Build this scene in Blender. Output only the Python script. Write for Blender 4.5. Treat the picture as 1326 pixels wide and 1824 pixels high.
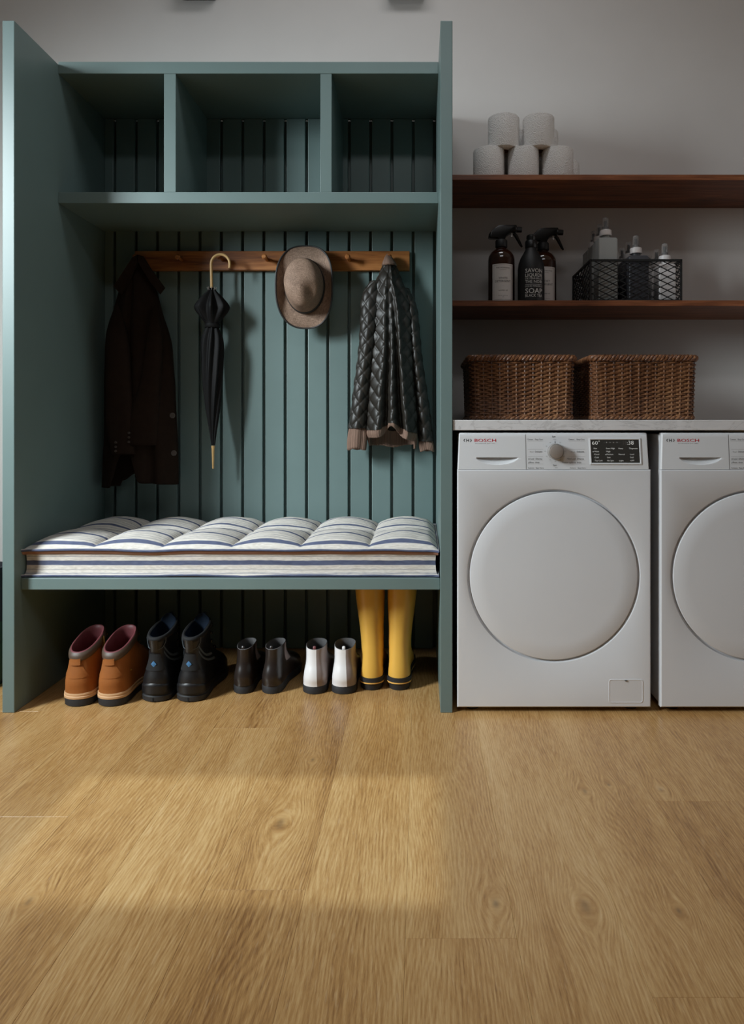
import bpy, bmesh, math, random
from math import sin, cos, pi, radians, sqrt, atan2, exp
from mathutils import Vector, Matrix, noise as mnoise

random.seed(7)
SC = bpy.context.scene
COL = SC.collection
for o in list(bpy.data.objects):
    bpy.data.objects.remove(o, do_unlink=True)

# ------------------------------------------------------------------ camera
F, VX, VY, CH = 1150.0, 749.0, 757.0, 0.892      # focal (px of 1326 wide), horizon point, eye height
cam_d = bpy.data.cameras.new('camera')
cam = bpy.data.objects.new('camera', cam_d); COL.objects.link(cam)
cam.location = (0, 0, CH); cam.rotation_euler = (pi / 2, 0, 0)
cam_d.sensor_fit = 'HORIZONTAL'; cam_d.sensor_width = 36.0
cam_d.lens = 36.0 * F / 1326.0
cam_d.shift_x = (663 - VX) / 1326.0
cam_d.shift_y = -(912 - VY) / 1326.0
cam_d.clip_start = 0.05
SC.camera = cam

def WX(px, Y): return (px - VX) / F * Y
def WZ(py, Y): return CH - (py - VY) / F * Y

# ------------------------------------------------------------------ world, light, exposure
w = bpy.data.worlds.new('world'); SC.world = w; w.use_nodes = True
w.node_tree.nodes['Background'].inputs[0].default_value = (0.55, 0.62, 0.72, 1)
w.node_tree.nodes['Background'].inputs[1].default_value = 0.6

ROOM = dict(x0=-2.45, x1=3.5, y0=-6.5, y1=2.64, h=3.3)
WIN_L = dict(y0=-0.2, y1=1.35, z0=1.0, z1=3.0)     # window in the left wall
WIN_R = dict(y0=0.72, y1=1.48, z0=1.27, z1=2.53)        # window in the right wall
SKY = dict(x0=-1.24, x1=-0.34, y0=0.625, y1=1.065)      # rooflight
def area(name, loc, rot, sx, sy, power, col, spread=pi):
    d = bpy.data.lights.new(name, 'AREA'); d.shape = 'RECTANGLE'; d.size = sx; d.size_y = sy
    d.energy = power; d.color = col; d.spread = spread
    o = bpy.data.objects.new(name, d); o.location = loc; o.rotation_euler = rot; COL.objects.link(o)
    return o
KEY_AT, KEY_TO = Vector((-2.72, 0.50, 2.12)), Vector((-0.45, 2.4, 0.55))
area('window_daylight_left', KEY_AT, (KEY_TO - KEY_AT).to_track_quat('-Z', 'Y').to_euler(), 0.62, 1.1, 30, (0.84, 0.93, 0.965), radians(76))
area('window_daylight_right', (ROOM['x1'] + 0.12, 1.1, 1.9), (0, pi / 2, 0), 1.2, 0.7, 6, (1.0, 0.94, 0.91))
area('overhead_fill', (-0.1, 1.65, 3.22), (0, 0, 0), 1.2, 0.4, 7.5, (0.95, 0.97, 1.0))
area('overhead_fill', (0.1, -0.1, 3.22), (0, 0, 0), 1.2, 0.4, 10, (0.95, 0.97, 1.0))  # added fill light without a fixture, brightens the floor near the camera
sun_d = bpy.data.lights.new('sun', 'SUN'); sun_d.energy = 1.4; sun_d.angle = radians(0.9); sun_d.color = (0.72, 0.9, 1.0)
sun = bpy.data.objects.new('sun', sun_d); COL.objects.link(sun)
sun.location = (-1.5, -1, 6)
sun.rotation_euler = Vector((0.35, 0.52, -3.0)).to_track_quat('-Z', 'Y').to_euler()

vs = SC.view_settings
vs.view_transform = 'Standard'; vs.look = 'None'; vs.gamma = 1.0; vs.use_curve_mapping = False
vs.exposure = 0.0
SC.display_settings.display_device = 'sRGB'
SC.cycles.max_bounces = 5; SC.cycles.diffuse_bounces = 3; SC.cycles.glossy_bounces = 3; SC.cycles.caustics_reflective = False; SC.cycles.caustics_refractive = False

# ------------------------------------------------------------------ materials
def s2l(c): return tuple(((v / 255) / 12.92 if v / 255 <= 0.04045 else ((v / 255 + 0.055) / 1.055) ** 2.4) for v in c)
class NT:
    def __init__(s, name):
        s.m = bpy.data.materials.new(name); s.m.use_nodes = True
        s.t = s.m.node_tree; s.n = s.t.nodes; s.b = s.n['Principled BSDF']
    def N(s, typ, **kw):
        n = s.n.new(typ)
        for k, v in kw.items():
            if k.startswith('i_'):
                key = k[2:]; key = int(key) if key.isdigit() else key.replace('_', ' ')
                n.inputs[key].default_value = v
            else: setattr(n, k, v)
        return n
    def L(s, a, b): s.t.links.new(a, b)
    def math(s, op, a, b=None, c=None):
        n = s.n.new('ShaderNodeMath'); n.operation = op
        for i, v in enumerate((a, b, c)):
            if v is None: continue
            if hasattr(v, 'type') and hasattr(v, 'links'): s.L(v, n.inputs[i])
            else: n.inputs[i].default_value = v
        return n.outputs[0]
    def ramp(s, fac, stops, interp='LINEAR'):
        n = s.n.new('ShaderNodeValToRGB'); n.color_ramp.interpolation = interp
        e = n.color_ramp.elements
        while len(e) < len(stops): e.new(0.5)
        for el, (p, c) in zip(e, stops):
            el.position = p; el.color = tuple(c) + (1,) if len(c) == 3 else c
        s.L(fac, n.inputs[0]); return n.outputs[0]
    def mix(s, fac, a, b, mode='MIX'):
        n = s.n.new('ShaderNodeMix'); n.data_type = 'RGBA'; n.blend_type = mode
        for sock, v in ((n.inputs[0], fac), (n.inputs[6], a), (n.inputs[7], b)):
            if hasattr(v, 'links'): s.L(v, sock)
            elif isinstance(v, (int, float)): sock.default_value = v
            else: sock.default_value = tuple(v) + (1,) if len(v) == 3 else v
        return n.outputs[2]
    def bump(s, h, strength=0.3, dist=0.002):
        n = s.N('ShaderNodeBump'); n.inputs['Strength'].default_value = strength; n.inputs['Distance'].default_value = dist
        s.L(h, n.inputs['Height']); s.L(n.outputs[0], s.b.inputs['Normal'])
    def coords(s, scale=(1, 1, 1), out='Object', rot=(0, 0, 0)):
        tc = s.N('ShaderNodeTexCoord'); mp = s.N('ShaderNodeMapping')
        mp.inputs['Scale'].default_value = scale; mp.inputs['Rotation'].default_value = rot
        s.L(tc.outputs[out], mp.inputs[0]); return mp.outputs[0]
    def noise(s, vec, scale=5, detail=4, rough=0.55, dist=0.0):
        n = s.N('ShaderNodeTexNoise'); n.inputs['Scale'].default_value = scale; n.inputs['Detail'].default_value = detail
        n.inputs['Roughness'].default_value = rough; n.inputs['Distortion'].default_value = dist
        s.L(vec, n.inputs['Vector']); return n.outputs['Fac']

def mat(name, rgb, rough=0.5, metal=0.0, spec=0.5, bump=0.0, bscale=200, vary=0.0, vscale=6, coat=0.0, emit=0.0):
    t = NT(name); c = s2l(rgb)
    t.b.inputs['Roughness'].default_value = rough; t.b.inputs['Metallic'].default_value = metal
    t.b.inputs['Specular IOR Level'].default_value = spec
    t.b.inputs['Coat Weight'].default_value = coat
    v = t.coords()
    f = t.noise(v, vscale, 3)
    lo = tuple(x * (1 - vary) for x in c); hi = tuple(min(1, x * (1 + vary)) for x in c)
    t.L(t.ramp(f, [(0.3, lo), (0.7, hi)]), t.b.inputs['Base Color'])
    if bump: t.bump(t.noise(v, bscale, 2), bump, 0.002)
    if emit:
        t.b.inputs['Emission Color'].default_value = c + (1,); t.b.inputs['Emission Strength'].default_value = emit
    return t.m

M = {}
M['teal'] = mat('teal_paint', (107, 126, 124), 0.38, spec=0.45, vary=0.03, bump=0.03, bscale=300)
M['wall'] = mat('wall_paint', (216, 212, 208), 0.8, spec=0.2, vary=0.015, bump=0.03, bscale=400)
M['ceil'] = mat('ceiling_paint', (220, 218, 214), 0.85, spec=0.2)
M['white'] = mat('white_enamel', (218, 219, 222), 0.30, spec=0.5, vary=0.01)
M['whitep'] = mat('white_plastic', (218, 219, 221), 0.35, vary=0.01)
M['black'] = mat('black_plastic', (14, 14, 15), 0.4)
M['dark'] = mat('dark_gap', (10, 10, 10), 0.8)
M['red'] = mat('red_print', (190, 22, 44), 0.5)
M['ink'] = mat('grey_print', (92, 92, 94), 0.6)
M['inklt'] = mat('light_grey_print', (160, 160, 160), 0.6)
M['silver'] = mat('silver_metal', (176, 172, 168), 0.35, metal=0.6)
M['knobface'] = mat('brushed_knob', (158, 148, 140), 0.45, metal=0.3)
M['screen'] = mat('display_glass', (58, 56, 53), 0.3)
M['glyph'] = mat('display_glyphs', (225, 225, 222), 0.5, emit=0.12)
M['glyphdim'] = mat('display_glyphs_unlit', (84, 82, 79), 0.5)
M['amber'] = mat('amber_glass', (46, 22, 12), 0.12, spec=0.6, coat=0.5)
M['label'] = mat('paper_label', (214, 208, 204), 0.7, vary=0.02)
M['inkdk'] = mat('dark_print', (64, 60, 58), 0.6)
M['mattblack'] = mat('matt_black', (15, 15, 16), 0.55, bump=0.02)
M['glossblack'] = mat('gloss_black', (12, 12, 13), 0.25)
M['letterwhite'] = mat('white_lettering', (205, 203, 200), 0.6)
M['wire'] = mat('black_wire', (13, 13, 13), 0.6)
M['greyplastic'] = mat('grey_bottle', (150, 150, 147), 0.45)
M['dgrey'] = mat('slate_bottle', (62, 62, 67), 0.45)
M['wbottle'] = mat('white_bottle', (226, 220, 218), 0.4)
M['tan'] = mat('tan_nubuck', (150, 90, 42), 0.72, spec=0.25, bump=0.08, bscale=180, vary=0.12, vscale=12)
M['collar'] = mat('brown_collar', (84, 68, 56), 0.5, vary=0.08)
M['maroon'] = mat('maroon_lining', (112, 58, 62), 0.5, vary=0.1, vscale=25)
M['welt'] = mat('pale_welt', (204, 162, 120), 0.6, vary=0.05)
M['rubber'] = mat('black_rubber', (33, 33, 35), 0.6)
M['brass'] = mat('brass', (176, 140, 76), 0.35, metal=0.9)
M['blackboot'] = mat('black_boot_leather', (16, 16, 18), 0.42, vary=0.06)
M['blackfab'] = mat('black_boot_fabric', (13, 13, 15), 0.8, bump=0.1)
M['reflect'] = mat('grey_stripe', (78, 86, 92), 0.45)
M['blue'] = mat('blue_lining', (17, 38, 60), 0.8)
M['bluebadge'] = mat('blue_badge', (66, 118, 164), 0.5)
M['brownleather'] = mat('dark_brown_leather', (40, 33, 30), 0.28, vary=0.15, vscale=8)
M['greylining'] = mat('grey_lining', (108, 106, 106), 0.7)
M['elastic'] = mat('taupe_elastic', (132, 118, 116), 0.8, bump=0.2, bscale=300)
M['whiteleather'] = mat('white_leather', (232, 230, 230), 0.35, bump=0.03, bscale=150)
M['taupeleather'] = mat('taupe_gloss_leather', (150, 136, 132), 0.25, vary=0.06)
M['yellow'] = mat('yellow_rubber', (228, 178, 80), 0.33, vary=0.04)
M['stripeyel'] = mat('yellow_stripe', (240, 186, 100), 0.4)
M['umbr'] = mat('black_nylon', (11, 10, 11), 0.65, spec=0.25)
M['bamboo'] = mat('pale_wood_handle', (206, 168, 112), 0.42, vary=0.08, vscale=20)
M['jacket'] = mat('black_quilted_leather', (35, 31, 26), 0.44, spec=0.4, vary=0.08)
M['coat'] = mat('dark_brown_wool', (36, 25, 18), 0.9, spec=0.15, bump=0.15, bscale=400, vary=0.12, vscale=40)
M['button'] = mat('horn_button', (74, 66, 60), 0.4)
M['hatband'] = mat('charcoal_band', (40, 38, 37), 0.6)
M['brownpipe'] = mat('tan_seam_tape', (150, 108, 86), 0.75, vary=0.1, vscale=30)
M['window'] = mat('window_frame_white', (222, 222, 220), 0.5)
M['fixture'] = mat('dark_fixture', (34, 33, 33), 0.5)
M['fixturelt'] = mat('pale_fixture', (150, 148, 146), 0.5)

def m_ribknit():
    t = NT('taupe_rib_knit'); v = t.coords()
    wv = t.N('ShaderNodeTexWave'); wv.bands_direction = 'X'; wv.inputs['Scale'].default_value = 90; wv.inputs['Distortion'].default_value = 0.6
    t.L(v, wv.inputs['Vector'])
    t.L(t.ramp(wv.outputs['Fac'], [(0.2, s2l((92, 70, 58))), (0.8, s2l((142, 114, 98)))]), t.b.inputs['Base Color'])
    t.b.inputs['Roughness'].default_value = 0.85; t.bump(wv.outputs['Fac'], 0.5, 0.0015); return t.m
M['rib'] = m_ribknit()

def m_hat():
    t = NT('brown_straw_weave'); v = t.coords()
    a = t.noise(t.coords((900, 900, 60)), 1, 2); b = t.noise(t.coords((60, 900, 900)), 1, 2); c = t.noise(v, 25, 3)
    f = t.math('ADD', t.math('MULTIPLY', t.math('ADD', a, b), 0.4), t.math('MULTIPLY', c, 0.2))
    t.L(t.ramp(f, [(0.36, s2l((86, 64, 51))), (0.52, s2l((142, 116, 98))), (0.66, s2l((176, 148, 128)))]), t.b.inputs['Base Color'])
    t.b.inputs['Roughness'].default_value = 0.75; t.bump(f, 0.4, 0.001); return t.m
M['hat'] = m_hat()

def m_wood(name, lo, mid, hi, along, scale=1.0, rough=0.5):
    """simple straight-grained timber; along = axis index of the grain"""
    t = NT(name)
    sc = [26 * scale] * 3; sc[along] = 2.0 * scale
    sf = [220 * scale] * 3; sf[along] = 9.0 * scale
    oi = t.N('ShaderNodeObjectInfo')
    n1 = t.noise(t.coords(tuple(sc)), 1, 5, 0.6, 1.2); n2 = t.noise(t.coords(tuple(sf)), 1, 3)
    n3 = t.noise(t.coords((3, 3, 3)), 1, 2)
    f = t.math('ADD', t.math('ADD', t.math('MULTIPLY', n1, 0.55), t.math('MULTIPLY', n2, 0.25)), t.math('MULTIPLY', n3, 0.2))
    t.L(t.ramp(f, [(0.36, s2l(lo)), (0.5, s2l(mid)), (0.64, s2l(hi))]), t.b.inputs['Base Color'])
    t.b.inputs['Roughness'].default_value = rough; t.bump(f, 0.15, 0.001); return t.m
M['walnut'] = m_wood('walnut', (70, 38, 24), (126, 74, 46), (164, 104, 68), 0, rough=0.42)
M['railwood'] = m_wood('oiled_pine', (104, 56, 24), (164, 102, 50), (192, 130, 72), 0, rough=0.45)
M['wicker'] = m_wood('brown_wicker', (56, 32, 20), (112, 72, 46), (160, 116, 80), 2, 3.0, 0.4)

KNOTS = [  # x, y, size : knots and small checks seen on the boards
    (WX(497, 1.43), 1.445, .024), (WX(885, 1.19), 1.203, .017), (WX(1045, 1.19), 1.195, .022), (WX(1041, 1.58), 1.572, .014),
    (WX(1208, 1.19), 1.186, .012), (WX(1180, 1.57), 1.578, .011), (WX(1085, 1.60), 1.600, .010),
    (WX(40, 1.19), 1.21, .014), (WX(555, 1.70), 1.72, .012)]
def m_floor():
    t = NT('oak_boards')
    geo = t.N('ShaderNodeNewGeometry'); oi = t.N('ShaderNodeObjectInfo')
    sep = t.N('ShaderNodeSeparateXYZ'); t.L(geo.outputs['Position'], sep.inputs[0])
    X, Y = sep.outputs[0], sep.outputs[1]
    R = oi.outputs['Random']
    # knots: distance field bends the grain around them and darkens their heart
    bend = None; heart = None
    for kx, ky, ks in KNOTS:
        dx = t.math('SUBTRACT', X, kx); dy = t.math('MULTIPLY', t.math('SUBTRACT', Y, ky), 0.55)
        d2 = t.math('ADD', t.math('MULTIPLY', dx, dx), t.math('MULTIPLY', dy, dy))
        g = t.math('POWER', 2.718, t.math('MULTIPLY', d2, -1.0 / (2.2 * ks) ** 2))
        h = t.math('POWER', 2.718, t.math('MULTIPLY', d2, -1.0 / (0.36 * ks) ** 2))
        bt = t.math('MULTIPLY', t.math('MULTIPLY', g, dx), 1.1)
        bend = bt if bend is None else t.math('ADD', bend, bt)
        heart = h if heart is None else t.math('MAXIMUM', heart, h)
    gx = t.math('SUBTRACT', X, bend)
    off = t.math('MULTIPLY', R, 37.0)
    def vec(sx, sy, o=0.0):
        c = t.N('ShaderNodeCombineXYZ')
        t.L(t.math('MULTIPLY', gx, sx), c.inputs[0]); t.L(t.math('MULTIPLY', t.math('ADD', Y, off), sy), c.inputs[1])
        t.L(t.math('ADD', off, o), c.inputs[2]); return c.outputs[0]
    warp = t.noise(vec(5.0, 1.3), 1, 2, 0.5)                              # slow cathedral sweep
    ringc = t.math('ADD', t.math('MULTIPLY', gx, 330.0), t.math('MULTIPLY', warp, 60.0))
    wob = t.noise(vec(60, 14, 3.0), 1, 3, 0.6)
    ring = t.math('SINE', t.math('ADD', t.math('MULTIPLY', ringc, 2.6), t.math('MULTIPLY', wob, 5.0)))
    ring = t.math('MULTIPLY_ADD', ring, 0.5, 0.5)
    broad = t.noise(vec(11, 1.1, 9.0), 1, 3, 0.5)
    streak = t.noise(vec(240, 17.0, 5.0), 1, 4, 0.6)
    pore = t.noise(vec(560, 44.0, 7.0), 1, 2, 0.7)
    f = t.math('ADD', t.math('MULTIPLY', ring, 0.09), t.math('MULTIPLY', broad, 0.42))
    f = t.math('ADD', f, t.math('MULTIPLY', streak, 0.50)); f = t.math('ADD', f, t.math('MULTIPLY', pore, 0.26))
    f = t.math('ADD', f, t.math('MULTIPLY_ADD', R, 0.09, -0.03))
    c = t.ramp(f, [(0.44, s2l((136, 94, 51))), (0.62, s2l((180, 136, 82))), (0.76, s2l((201, 161, 107))), (0.94, s2l((218, 184, 134)))])
    flecks = t.ramp(t.noise(vec(260, 22.0, 2.0), 1, 2, 0.6), [(0.60, (0, 0, 0)), (0.72, (1, 1, 1))])
    c = t.mix(t.math('MULTIPLY', flecks, 0.28), c, s2l((222, 190, 146)))
    crack = t.ramp(t.noise(vec(34, 1.6, 21.0), 1, 4, 0.7), [(0.70, (0, 0, 0)), (0.78, (1, 1, 1))])
    c = t.mix(t.math('MULTIPLY', crack, 0.45), c, s2l((96, 72, 48)))
    hn = t.math('MULTIPLY', heart, t.math('MULTIPLY_ADD', t.noise(vec(120, 60, 1.0), 1, 3), 1.4, 0.1))
    c = t.mix(t.math('MULTIPLY', hn, 0.62), c, s2l((92, 76, 58)))
    t.L(c, t.b.inputs['Base Color'])
    t.L(t.ramp(f, [(0.3, (0.42,) * 3), (0.8, (0.32,) * 3)]), t.b.inputs['Roughness'])
    t.b.inputs['Specular IOR Level'].default_value = 0.55; t.b.inputs['Coat Weight'].default_value = 0.35; t.b.inputs['Coat Roughness'].default_value = 0.38
    t.bump(t.math('ADD', t.math('MULTIPLY', pore, 0.5), t.math('MULTIPLY', streak, 0.5)), 0.22, 0.001)
    return t.m
M['floor'] = m_floor()

def m_marble():
    t = NT('pale_marble'); v = t.coords((1, 1, 1))
    n = t.noise(v, 6, 6, 0.6, 1.5); wv = t.noise(t.coords((4, 4, 9)), 1, 8, 0.6, 2.5)
    vein = t.ramp(wv, [(0.475, (0, 0, 0)), (0.5, (1, 1, 1)), (0.525, (0, 0, 0))])
    c = t.ramp(n, [(0.3, s2l((206, 204, 204))), (0.7, s2l((228, 226, 226)))])
    t.L(t.mix(t.math('MULTIPLY', vein, 0.35), c, s2l((150, 146, 144))), t.b.inputs['Base Color'])
    t.b.inputs['Roughness'].default_value = 0.25; return t.m
M['marble'] = m_marble()

def m_tissue():
    t = NT('tissue_paper'); v = t.coords()
    vo = t.N('ShaderNodeTexVoronoi'); vo.inputs['Scale'].default_value = 260; t.L(v, vo.inputs['Vector'])
    t.b.inputs['Base Color'].default_value = s2l((240, 238, 235)) + (1,); t.b.inputs['Roughness'].default_value = 0.95
    t.b.inputs['Specular IOR Level'].default_value = 0.1
    t.bump(vo.outputs['Distance'], 0.6, 0.003); return t.m
M['tissue'] = m_tissue()

def m_stripe():
    t = NT('ticking_stripe'); at = t.N('ShaderNodeAttribute'); at.attribute_name = 'stripe'; at.attribute_type = 'GEOMETRY'
    tc = t.N('ShaderNodeTexCoord'); sep = t.N('ShaderNodeSeparateXYZ'); t.L(tc.outputs['Object'], sep.inputs[0])
    s = at.outputs['Fac']
    # twill: fine diagonal ribs breaking the stripe edge
    tw = t.math('SINE', t.math('MULTIPLY', t.math('ADD', t.math('MULTIPLY', s, 1.0), sep.outputs[0]), 1500.0))
    wn = t.noise(t.coords((60, 300, 300)), 1, 3, 0.6)
    wob = t.math('MULTIPLY_ADD', t.noise(t.coords((5, 5, 5)), 1, 2), 0.006, -0.003)
    ss = t.math('ADD', t.math('ADD', s, wob), t.math('ADD', t.math('MULTIPLY', tw, 0.0008), t.math('MULTIPLY_ADD', wn, 0.004, -0.002)))
    ph = t.math('FRACT', t.math('DIVIDE', ss, 0.088))
    A = (1, 1, 1); O = (0, 0, 0)
    bold = t.ramp(ph, [(0.0, O), (0.36, A), (0.52, O)], 'CONSTANT')
    thin = t.ramp(ph, [(0.0, O), (0.07, A), (0.105, O), (0.20, A), (0.222, O), (0.66, A), (0.685, O), (0.73, A), (0.75, O), (0.87, A), (0.895, O)], 'CONSTANT')
    cream = t.ramp(wn, [(0.3, s2l((196, 188, 178))), (0.7, s2l((228, 222, 214)))])
    navy = t.ramp(t.math('ADD', t.math('MULTIPLY', wn, 0.5), t.math('MULTIPLY_ADD', tw, 0.2, 0.25)), [(0.35, s2l((42, 48, 76))), (0.75, s2l((130, 138, 164)))])
    grey = s2l((120, 122, 134))
    c = t.mix(t.math('MULTIPLY', thin, t.math('MULTIPLY_ADD', wn, 1.5, -0.05)), cream, grey)
    c = t.mix(bold, c, navy)
    t.L(c, t.b.inputs['Base Color']); t.b.inputs['Roughness'].default_value = 0.9; t.b.inputs['Specular IOR Level'].default_value = 0.15
    t.bump(t.math('ADD', wn, t.math('MULTIPLY', tw, 0.3)), 0.25, 0.0012); return t.m
M['stripe'] = m_stripe()

def m_floral():
    t = NT('dark_floral_fabric'); vo = t.N('ShaderNodeTexVoronoi'); vo.inputs['Scale'].default_value = 18
    t.L(t.coords(), vo.inputs['Vector']); sp = t.N('ShaderNodeSeparateColor'); t.L(vo.outputs['Color'], sp.inputs[0])
    t.L(t.ramp(sp.outputs[0], [(0, s2l((18, 20, 26))), (0.55, s2l((26, 54, 40))), (0.75, s2l((22, 24, 34))), (0.9, s2l((120, 38, 56)))], 'CONSTANT'), t.b.inputs['Base Color'])
    t.b.inputs['Roughness'].default_value = 0.8; return t.m
M['floral'] = m_floral()

def m_clear():
    t = NT('clear_plastic'); t.b.inputs['Base Color'].default_value = (0.9, 0.88, 0.87, 1); t.b.inputs['Roughness'].default_value = 0.08
    t.b.inputs['Transmission Weight'].default_value = 0.85; t.b.inputs['IOR'].default_value = 1.25; return t.m
M['clear'] = m_clear()
def m_glass():
    t = NT('window_glass'); t.b.inputs['Base Color'].default_value = (1, 1, 1, 1); t.b.inputs['Roughness'].default_value = 0.0
    t.b.inputs['Transmission Weight'].default_value = 1.0; t.b.inputs['IOR'].default_value = 1.05; return t.m

# ------------------------------------------------------------------ mesh builder
class MB:
    def __init__(s): s.v = []; s.f = []; s.sm = []; s.attr = None
    def add(s, vs, fs, smooth=False):
        b = len(s.v); s.v += [tuple(p) for p in vs]
        for q in fs: s.f.append(tuple(i + b for i in q)); s.sm.append(smooth)
        return s
    def box(s, x0, x1, y0, y1, z0, z1, bev=0.0, seg=2):
        if bev <= 0:
            vs = [(x, y, z) for z in (z0, z1) for y in (y0, y1) for x in (x0, x1)]
            return s.add(vs, [(0, 2, 3, 1), (4, 5, 7, 6), (0, 1, 5, 4), (2, 6, 7, 3), (0, 4, 6, 2), (1, 3, 7, 5)])
        bm = bmesh.new(); bmesh.ops.create_cube(bm, size=1)
        for v in bm.verts:
            v.co = Vector(((x0 + x1) / 2 + v.co.x * (x1 - x0), (y0 + y1) / 2 + v.co.y * (y1 - y0), (z0 + z1) / 2 + v.co.z * (z1 - z0)))
        bmesh.ops.bevel(bm, geom=bm.edges[:], offset=bev, segments=seg, profile=0.5, affect='EDGES', clamp_overlap=True)
        s.addbm(bm, False); bm.free(); return s
    def addbm(s, bm, smooth=False):
        bm.verts.index_update()
        return s.add([v.co[:] for v in bm.verts], [[v.index for v in f.verts] for f in bm.faces], smooth)
    def rings(s, R, closed=True, cap0=False, cap1=False, smooth=True, flip=False):
        n = len(R[0]); vs = [p for r in R for p in r]; fs = []
        for i in range(len(R) - 1):
            for j in range(n if closed else n - 1):
                k = (j + 1) % n
                q = (i * n + j, i * n + k, (i + 1) * n + k, (i + 1) * n + j)
                fs.append(q[::-1] if flip else q)
        if cap0: fs.append(tuple(range(n)) if flip else tuple(range(n))[::-1])
        if cap1: fs.append(tuple((len(R) - 1) * n + j for j in (range(n)[::-1] if flip else range(n))))
        return s.add(vs, fs, smooth)
    def lathe(s, prof, c=(0, 0, 0), n=32, axis='z', smooth=True):
        R = []
        for r, h in prof:
            ring = []
            for j in range(n):
                a = 2 * pi * j / n
                if axis == 'z': ring.append((c[0] + r * cos(a), c[1] + r * sin(a), c[2] + h))
                else: ring.append((c[0] + r * cos(a), c[1] - h, c[2] + r * sin(a)))      # towards the viewer
            R.append(ring)
        return s.rings(R, True, True, True, smooth)
    def tube(s, P, r, n=8, closed=False, cap=True, smooth=True):
        P = [Vector(p) for p in P]; m = len(P); R = []; up = None
        for i, p in enumerate(P):
            a = P[(i - 1) % m] if (i > 0 or closed) else p
            b = P[(i + 1) % m] if (i < m - 1 or closed) else p
            d = (b - a).normalized()
            if up is None:
                up = Vector((0, 0, 1)) if abs(d.z) < 0.9 else Vector((0, 1, 0))
            e1 = (up - d * up.dot(d)).normalized(); up = e1; e2 = d.cross(e1)
            rr = r[i] if isinstance(r, (list, tuple)) else r
            R.append([tuple(p + e1 * (rr * cos(2 * pi * j / n)) + e2 * (rr * sin(2 * pi * j / n))) for j in range(n)])
        if closed: R.append(R[0])
        return s.rings(R, True, cap and not closed, cap and not closed, smooth)
    def bar(s, a, b, wdt, dep, nrm):
        a, b, nrm = Vector(a), Vector(b), Vector(nrm); d = (b - a).normalized(); sd = d.cross(nrm).normalized() * (wdt / 2); nd = nrm.normalized() * (dep / 2)
        vs = [a - sd - nd, a + sd - nd, a + sd + nd, a - sd + nd, b - sd - nd, b + sd - nd, b + sd + nd, b - sd + nd]
        return s.add(vs, [(0, 1, 2, 3), (7, 6, 5, 4), (0, 4, 5, 1), (1, 5, 6, 2), (2, 6, 7, 3), (3, 7, 4, 0)])
    def build(s, name, m, parent=None, autosmooth=True, ang=40):
        me = bpy.data.meshes.new(name); me.from_pydata(s.v, [], s.f)
        me.materials.append(M[m] if isinstance(m, str) else m)
        me.polygons.foreach_set('use_smooth', s.sm)
        if s.attr:
            a = me.attributes.new('stripe', 'FLOAT', 'POINT'); a.data.foreach_set('value', s.attr)
        bm = bmesh.new(); bm.from_mesh(me); bmesh.ops.recalc_face_normals(bm, faces=bm.faces[:]); bm.to_mesh(me); bm.free()
        if any(s.sm) and autosmooth: me.set_sharp_from_angle(angle=radians(ang))
        me.update()
        o = bpy.data.objects.new(name, me); COL.objects.link(o)
        if parent: o.parent = parent
        return o

def tag(o, label=None, cat=None, group=None, kind=None):
    if label: o['label'] = label
    if cat: o['category'] = cat
    if group: o['group'] = group
    if kind: o['kind'] = kind
    return o
def thing(name, loc, label, cat, group=None):
    o = bpy.data.objects.new(name, None); COL.objects.link(o); o.location = loc; o.empty_display_size = 0.1
    return tag(o, label, cat, group)
def copy_tree(o, parent=None):
    c = o.copy(); COL.objects.link(c); c.parent = parent
    for ch in list(o.children): copy_tree(ch, c)
    return c
def lerp(a, b, t): return a + (b - a) * t
def interp(tab, x):
    if x <= tab[0][0]: return tab[0][1]
    for (a, va), (b, vb) in zip(tab, tab[1:]):
        if x <= b: return lerp(va, vb, (x - a) / (b - a))
    return tab[-1][1]
def sinterp(tab, x):                                   # smooth (catmull-rom) table lookup
    n = len(tab)
    if x <= tab[0][0]: return tab[0][1]
    if x >= tab[-1][0]: return tab[-1][1]
    for i in range(n - 1):
        a, b = tab[i][0], tab[i + 1][0]
        if a <= x <= b:
            t = (x - a) / (b - a); p1, p2 = tab[i][1], tab[i + 1][1]
            m1 = ((p2 - tab[i - 1][1]) / (b - tab[i - 1][0]) if i else (p2 - p1) / (b - a)) * (b - a)
            m2 = ((tab[i + 2][1] - p1) / (tab[i + 2][0] - a) if i < n - 2 else (p2 - p1) / (b - a)) * (b - a)
            return (2*t**3-3*t*t+1)*p1 + (t**3-2*t*t+t)*m1 + (-2*t**3+3*t*t)*p2 + (t**3-t*t)*m2
TCACHE = {}
def text_geo(txt, bold=0.0):
    key = (txt, bold)
    if key not in TCACHE:
        cu = bpy.data.curves.new('t', 'FONT'); cu.body = txt; cu.size = 1; cu.resolution_u = 2; cu.offset = bold
        ob = bpy.data.objects.new('t', cu); COL.objects.link(ob)
        me = bpy.data.meshes.new_from_object(ob.evaluated_get(bpy.context.evaluated_depsgraph_get()))
        vs = [(v.co.x, v.co.y) for v in me.vertices]; fs = [tuple(p.vertices) for p in me.polygons]
        bpy.data.objects.remove(ob); bpy.data.curves.remove(cu); bpy.data.meshes.remove(me)
        TCACHE[key] = (vs, fs)
    return TCACHE[key]
def put_text(mb, txt, x0, z0, width, height, fn, bold=0.0):
    """text with its lower left at x0,z0, stretched to width x height (cap height), placed by fn(x,z)"""
    vs, fs = text_geo(txt, bold)
    if not vs: return
    xa = min(v[0] for v in vs); xb = max(v[0] for v in vs)
    sx = width / (xb - xa); sz = height / 0.70
    mb.add([fn(x0 + (x - xa) * sx, z0 + z * sz) for x, z in vs], fs)

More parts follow.
